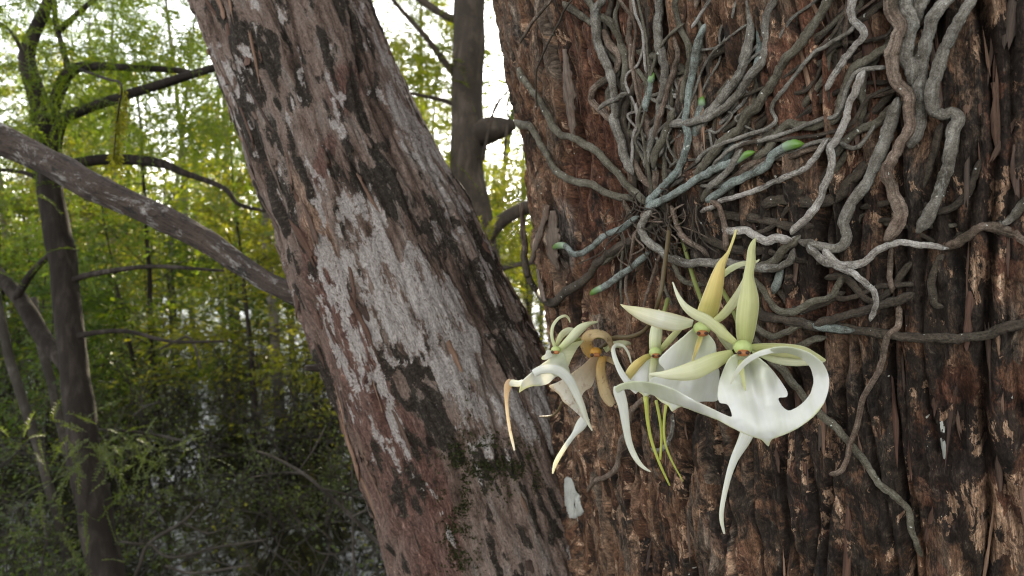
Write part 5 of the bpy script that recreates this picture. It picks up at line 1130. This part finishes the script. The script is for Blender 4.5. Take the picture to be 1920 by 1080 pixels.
# ------------------------------------------------------------------ shrubs over the water
def shrub_kind(seed, H, ns, nleaf, L, Wd, lm, spread=0.5):
    r = np.random.default_rng(seed); wood, pts, dirs = [], [], []
    for i in range(ns):
        a = r.uniform(0, 2 * math.pi); q = wander(r, (0.1 * r.normal(), 0.1 * r.normal(), -0.15), (spread * math.cos(a), spread * math.sin(a), 1), H * r.uniform(0.6, 1.1), 9, 0.5); wood.append(tube(q, np.linspace(0.011, 0.003, 9), 5))
        for j in range(9):
            k = r.integers(2, 9); q2 = wander(r, q[k], rand_unit(r, 1)[0] + [0, 0, 0.35], H * r.uniform(0.15, 0.4), 6, 0.7); wood.append(tube(q2, np.linspace(0.0045, 0.0014, 6), 4))
            e = q2[r.integers(1, 6, nleaf)]; pts.append(e + 0.035 * r.normal(size=e.shape)); dirs.append(np.tile(norm(q2[-1] - q2[0]), (nleaf, 1)))
            if r.random() < 0.7:
                q3 = wander(r, q2[3], rand_unit(r, 1)[0], H * 0.18, 5, 0.6); wood.append(tube(q3, np.linspace(0.0028, 0.001, 5), 4)); e = q3[r.integers(1, 5, nleaf // 2)]; pts.append(e + 0.03 * r.normal(size=e.shape)); dirs.append(np.tile(norm(q3[-1] - q3[0]), (len(e), 1)))
    wd = join(wood); mw = mesh_data('stem', wd[0], wd[1], wd[2]); mw.materials.append(M_TWIG)
    out = [mw]
    if nleaf > 1:
        lv = leaves(r, np.vstack(pts), L, Wd, 0.5, np.vstack(dirs)); ml = mesh_data('foliage', lv[0], lv[1], None, None, False); ml.materials.append(lm); out.append(ml)
    return out
S1 = shrub_kind(301, 1.25, 9, 16, 0.034, 0.0085, M_LEAFD); S2 = shrub_kind(302, 1.0, 8, 14, 0.030, 0.008, M_LEAFD, 0.8); S3 = shrub_kind(303, 1.1, 8, 5, 0.03, 0.009, M_LEAFB, 0.7)
S4 = shrub_kind(304, 0.9, 6, 1, 0.03, 0.008, M_LEAFD, 0.9)
SL = ['dense dark green shrub standing in the water', 'low spreading dark shrub standing in the water', 'sparse twiggy shrub with a few yellow leaves', 'leafless tangle of grey twigs over the water']
SG = ['dense shrubs', 'spreading shrubs', 'sparse shrubs', 'bare shrubs']
for i in range(70):
    dist = 2.5 + 6.5 * rt.random()**1.3; px = rt.uniform(-260, 1000)
    if i >= 60: dist = rt.uniform(5.0, 7.5); px = rt.uniform(60, 860)
    if px > 780 and dist < 3.0: continue
    if dist < 5.0 and -60 < px < 760 and rt.random() < 0.6: continue
    x, y, _ = at_px(px, dist); k = rt.choice([0, 0, 1, 1, 2, 3, 3])
    e = empty('shrub', (x, y, 0)); s = rt.uniform(0.6, 1.05); e.scale = (s * 1.15, s * 1.15, s); e.rotation_euler = (0, 0, rt.uniform(0, 6.28))
    for nm, me in zip(('stem', 'foliage'), (S1, S2, S3, S4)[k]): obj(nm, me, None, e)
    tagged(e, size_word(s, 0.75, 0.9) + ' ' + SL[k], 'shrub', size_word(s, 0.75, 0.9) + ' ' + SG[k])

# ------------------------------------------------------------------ the forked sapling tree on the left
lt_base = P(np.array(215.), np.array(1250.), np.array(2.4)); LT = tagged(empty('forked_tree', (lt_base[0], lt_base[1], 0.0)), 'thin dark forked tree with spreading branches beside the bare limb', 'tree')
def lt_part(name, rows, ns=12, mat=M_DARKWOOD, amp=0.12, par=None):
    V, Fc, U = px_tube(rows, ns, None, amp, rows[0][0] * 0.1, 0.25, 8); return place(obj(name, mesh_data(name, V, Fc, U), mat, par or LT))
lt_part('trunk', [(260, 2150, 2.2, 36.8), (225, 1400, 2.3, 33.6), (195, 1080, 2.4, 29.6), (166, 900, 2.42, 27.2), (138, 700, 2.45, 24.8), (116, 500, 2.48, 22.4), (97, 330, 2.5, 20.8), (85, 260, 2.5, 20), (80, 210, 2.5, 20.8)], 18)
lt_part('branch', [(84, 235, 2.5, 16), (66, 170, 2.5, 16), (50, 112, 2.5, 13.6), (66, 60, 2.5, 11.2), (92, 0, 2.5, 8.8), (112, -80, 2.5, 6.4)])
lt_part('branch', [(85, 240, 2.5, 12.8), (104, 185, 2.5, 12), (132, 132, 2.48, 10.4), (190, 124, 2.44, 7.2), (255, 128, 2.4, 6.4), (335, 133, 2.35, 5.6), (370, 140, 2.3, 4)])
lt_part('branch', [(128, 135, 2.48, 6.4), (118, 88, 2.48, 4.8), (106, 45, 2.48, 4.8), (100, -20, 2.48, 4)])
lt_part('branch', [(98, 300, 2.5, 12), (118, 228, 2.46, 10.4), (165, 205, 2.4, 8.8), (255, 172, 2.3, 8.8), (340, 146, 2.2, 8), (425, 118, 2.1, 6.4), (520, 80, 2.0, 4.8)])
lt_part('branch', [(95, 320, 2.5, 10.4), (180, 300, 2.5, 9.6), (290, 305, 2.48, 8.8), (345, 325, 2.46, 6.4), (420, 352, 2.44, 4.8), (448, 382, 2.42, 4), (498, 396, 2.4, 3.2)])
lt_part('branch', [(128, 530, 2.47, 6.4), (160, 517, 2.45, 5.6), (230, 505, 2.4, 4.8), (310, 500, 2.36, 4), (420, 508, 2.3, 2.4)])
lt_part('branch', [(140, 632, 2.45, 6.4), (180, 624, 2.42, 4.8), (240, 622, 2.4, 4), (320, 640, 2.38, 3.2), (420, 640, 2.36, 2.4)])
lt_part('branch', [(125, 690, 2.5, 14.4), (80, 630, 2.55, 14.4), (35, 560, 2.6, 13.6), (-20, 500, 2.65, 12), (-120, 430, 2.7, 9.6)])
lt_part('branch', [(30, 560, 2.58, 7.2), (60, 510, 2.56, 6.4), (100, 470, 2.52, 4.8)])
lt_part('branch', [(92, 345, 2.5, 4.8), (40, 322, 2.5, 4), (-40, 318, 2.5, 3.2)]); lt_part('branch', [(70, 170, 2.5, 4.8), (30, 72, 2.5, 3.2), (-10, 35, 2.5, 2.4)]); lt_part('branch', [(110, 60, 2.48, 5.6), (150, 22, 2.46, 4.8), (200, -20, 2.44, 4)])
rl = np.random.default_rng(88)
def spray_cloud(name, par, boxes, L, k, ll, lw, mat, droop=0.35):
    o, d = [], []
    for (x0, x1, y0, y1, d0, d1, m) in boxes:
        # clumps along short hanging branchlets
        nc = max(1, m // 7); cx, cy_, cdp = rl.uniform(x0, x1, nc), rl.uniform(y0, y1, nc), rl.uniform(d0, d1, nc); c = P(cx, cy_, cdp)
        for q in c:
            a = rl.uniform(0, 2 * math.pi); line = wander(rl, q, (math.cos(a), math.sin(a), -0.15), 0.30, 7, 0.4); o.append(line); d.append(norm(np.gradient(line, axis=0) + 0.75 * rl.normal(size=line.shape) + [0, 0, -0.25]))
    V, fc = sprays(rl, np.vstack(o), np.vstack(d), L, k, ll, lw, droop)
    ob = obj(name, mesh_data(name, V, fc, None, None, False), mat, par); return place(ob)
spray_cloud('crown', LT, [(-60, 430, -90, 130, 2.0, 3.8, 1050), (-60, 440, 100, 260, 2.2, 3.8, 650), (60, 330, 170, 230, 2.2, 2.5, 120), (-60, 160, 240, 480, 2.4, 3.4, 160), (300, 500, 170, 420, 2.4, 3.8, 330)], 0.13, 13, 0.017, 0.0022, M_LEAFY)
spray_cloud('low_foliage', LT, [(30, 260, 780, 860, 2.0, 2.3, 60), (40, 130, 880, 1000, 2.0, 2.4, 30), (170, 270, 820, 860, 2.1, 2.3, 28)], 0.11, 12, 0.016, 0.0022, M_LEAFD, 0.2)
# a hanging sunlit branchlet in front of it
HB = tagged(empty('leaf_spray', tuple(P(np.array(228.), np.array(160.), np.array(1.7)))), 'hanging bright yellow green leaf spray above the bare limb', 'leaf spray')
ho = P(np.array([228., 224, 220, 216, 214, 212]), np.array([165., 185, 205, 235, 260, 285]), np.full(6, 1.7)); ho = np.vstack([ho, ho + [0.005, 0.01, 0]])
V, fc = sprays(rl, ho, np.tile([[-0.03, 0, -1.0]], (12, 1)) + 0.12 * rl.normal(size=(12, 3)), 0.075, 12, 0.018, 0.0032, 0.0)
place(obj('foliage', mesh_data('foliage', V, fc, None, None, False), M_LEAFB, HB))
V, Fc, U = px_tube([(150, 130, 2.3, 3), (200, 148, 1.9, 2.5), (228, 160, 1.7, 2), (220, 220, 1.7, 1.4), (213, 300, 1.7, 0.8)], 6); place(obj('stalk', mesh_data('stalk', V, Fc, U), M_DARKWOOD, HB))

# ------------------------------------------------------------------ the upright tree in the gap
CT = tagged(empty('gap_tree', tuple(at_px(880, 4.3))), 'upright dark trunk with a knobby burl standing between the two big stems', 'tree')
M_GAPWOOD = wood_mat('brown_bark', (0.045, 0.036, 0.029), (0.10, 0.080, 0.064), (0.19, 0.155, 0.125), (30, 6), 0.9)
def ct_part(name, rows, ns=12, amp=0.12, mat=M_GAPWOOD):
    V, Fc, U = px_tube(rows, ns, None, amp, rows[0][0] * 0.1, 0.2, 5); return place(obj(name, mesh_data(name, V, Fc, U), mat, CT))
ct_part('trunk', [(882, -620, 4.4, 24), (880, -200, 4.35, 27), (879, 0, 4.3, 29), (876, 120, 4.3, 30), (876, 240, 4.3, 31), (880, 340, 4.3, 31), (888, 420, 4.3, 34), (900, 520, 4.3, 38), (905, 700, 4.25, 44), (908, 960, 4.2, 60), (910, 1120, 4.2, 84)], 18)
ct_part('burl', [(890, 250, 4.3, 26), (912, 246, 4.28, 24), (932, 240, 4.27, 20), (950, 236, 4.26, 15), (962, 230, 4.26, 8)], 14, 0.3)
ct_part('branch', [(870, 150, 4.3, 9), (842, 126, 4.28, 7), (800, 72, 4.2, 5), (752, 18, 4.1, 4), (715, -25, 4.0, 3)])
ct_part('branch', [(868, 40, 4.3, 9), (835, 30, 4.3, 7), (800, 8, 4.3, 7), (770, -12, 4.3, 5)]); ct_part('branch', [(868, 205, 4.3, 5), (830, 188, 4.28, 4), (770, 175, 4.25, 3)])
ct_part('branch', [(905, 470, 4.3, 12), (925, 432, 4.2, 13), (960, 402, 4.1, 13), (1010, 380, 4.0, 13), (1060, 360, 4.0, 10)])
ct_part('branch', [(925, 510, 4.2, 5), (960, 498, 4.0, 5), (1030, 488, 3.9, 4)])
for q in ([(905, 300, 4.2, 4), (925, 210, 4.2, 3), (948, 175, 4.2, 2.4), (962, 160, 4.2, 2)], [(915, 230, 4.2, 3), (935, 190, 4.2, 2), (925, 160, 4.2, 1.4)], [(952, 235, 4.2, 3), (948, 262, 4.2, 3), (945, 300, 4.2, 2)], [(958, 170, 4.2, 2), (950, 205, 4.2, 2), (962, 240, 4.2, 2)]): ct_part('twig', q, 6)
spray_cloud('crown', CT, [(690, 850, -30, 120, 4.2, 6.0, 420), (720, 850, 110, 340, 4.2, 6.0, 640), (880, 1010, 290, 420, 4.6, 7.5, 260), (890, 1010, 430, 640, 4.6, 7, 240), (905, 965, 250, 330, 4.6, 6, 30), (840, 1000, -80, -10, 4.2, 5, 40)], 0.2, 12, 0.03, 0.0045, M_LEAFB)
GS = tagged(empty('leaf_spray', tuple(P(np.array(905.), np.array(470.), np.array(1.5)))), 'feathery sunlit leaf spray in the gap beside the leaning stem', 'leaf spray')
go, gd = [], []
for (x, y, dx, dy) in [(905, 470, 0.3, -0.8), (905, 470, 0.9, -0.5), (915, 490, 0.9, 0.1), (905, 460, -0.1, -1), (925, 500, 0.9, -0.3), (935, 520, 0.8, 0.3), (900, 450, 0.6, -0.9), (890, 455, -0.4, -0.6), (930, 470, 0.5, -0.8), (940, 560, 0.6, 0.4)]:
    go.append(P(np.array(float(x)), np.array(float(y)), np.array(1.5 + 0.03 * rl.normal()))); gd.append(dx * RGT - dy * UPV + 0.2 * rl.normal() * FWD)
V, fc = sprays(rl, np.array(go), np.array(gd), 0.075, 14, 0.014, 0.0022, 0.1); place(obj('foliage', mesh_data('foliage', V, fc, None, None, False), M_LEAFB, GS))
V, Fc, U = px_tube([(880, 560, 1.2, 2.5), (905, 500, 1.4, 2), (905, 470, 1.5, 1.6), (908, 440, 1.5, 1)], 6); place(obj('stalk', mesh_data('stalk', V, Fc, U), M_DARKWOOD, GS))

# ------------------------------------------------------------------ leaning poles, grey trunk, fallen twigs
def pole(rows, label, name='dead_pole', cat='pole', mat=M_TWIG, group=None):
    V, Fc, U = px_tube(rows, 9, None, 0.12, rows[0][0] * 0.1, 0.25, 6); b = V[:, 2].argmin(); e = empty(name, (V[b][0], V[b][1], max(0.0, V[b][2])))
    place(obj('stem', mesh_data('stem', V, Fc, U), mat, e)); return tagged(e, label, cat, group)
pole([(-30, 430, 3.6, 7), (10, 640, 3.5, 8), (36, 730, 3.45, 8), (62, 810, 3.4, 8), (120, 1010, 3.3, 8), (150, 1120, 3.25, 8)], 'orange lit thin dead pole leaning beside the dark forked tree')
pole([(60, 560, 3.8, 7), (82, 660, 3.7, 8), (110, 780, 3.6, 8), (160, 980, 3.5, 8), (190, 1100, 3.45, 9)], 'reddish thin dead pole behind the dark forked tree')
pole([(498, 150, 6.5, 7), (497, 340, 6.5, 8), (503, 500, 6.5, 9), (516, 640, 6.4, 9), (524, 760, 6.4, 10), (530, 800, 6.4, 11)], 'straight grey slender trunk just behind the leaning stem', 'slender_tree', 'tree', M_FARWOOD)
def snag(label, lines, dp):
    e = None
    for rows in lines:
        V, Fc, U = px_tube([(x, y, dp + 0.05 * math.sin(x), w) for x, y, w in ((a, b_, c_ * 0.62) for a, b_, c_ in rows)], 6, None, 0.15, rows[0][0], 0.3, 20)
        if e is None: e = empty('fallen_branch', tuple(V[V[:, 2].argmin()]))
        place(obj('branch', mesh_data('branch', V, Fc, U), M_TWIG, e))
    return tagged(e, label, 'branch')
snag('forked pale dead branch above the water left of the leaning stem', [[(480, 845, 3), (516, 859, 4), (569, 888, 5), (602, 916, 5), (660, 969, 6), (700, 1010, 6), (790, 1100, 6)], [(569, 888, 4), (530, 886, 3), (470, 895, 2)], [(660, 969, 4), (708, 945, 3), (735, 925, 2)], [(602, 916, 3), (640, 925, 3), (680, 935, 2)], [(660, 870, 3), (661, 960, 3.5), (664, 1100, 4)], [(560, 884, 3), (590, 840, 2.5), (610, 800, 2)]], 2.0)
snag('branching pale dead limb lying over the dark water', [[(373, 948, 4), (342, 979, 5), (280, 1018, 6), (262, 1060, 6), (240, 1120, 6)], [(280, 1018, 4), (319, 1045, 4), (408, 1026, 4), (500, 1012, 3)], [(310, 1060, 3), (360, 1075, 4), (470, 1060, 3)], [(225, 1015, 3), (262, 1020, 4), (285, 1020, 4)], [(342, 979, 3), (390, 1000, 3), (430, 985, 2)]], 2.3)
snag('thin arching grey branch in the shrubs beside the forked tree', [[(180, 805, 3), (230, 808, 4), (290, 815, 4), (350, 828, 3)], [(250, 780, 3), (270, 765, 3), (300, 752, 2)], [(150, 760, 3), (170, 800, 4), (190, 815, 4)], [(300, 655, 3), (330, 640, 4), (355, 632, 4), (368, 660, 4), (375, 690, 4)]], 2.7)
for o_ in list(SC.objects):
    for kx in ('at', 'd'):
        if kx in o_.keys(): del o_[kx]
print('objects', len(SC.objects), 'far', n_far)
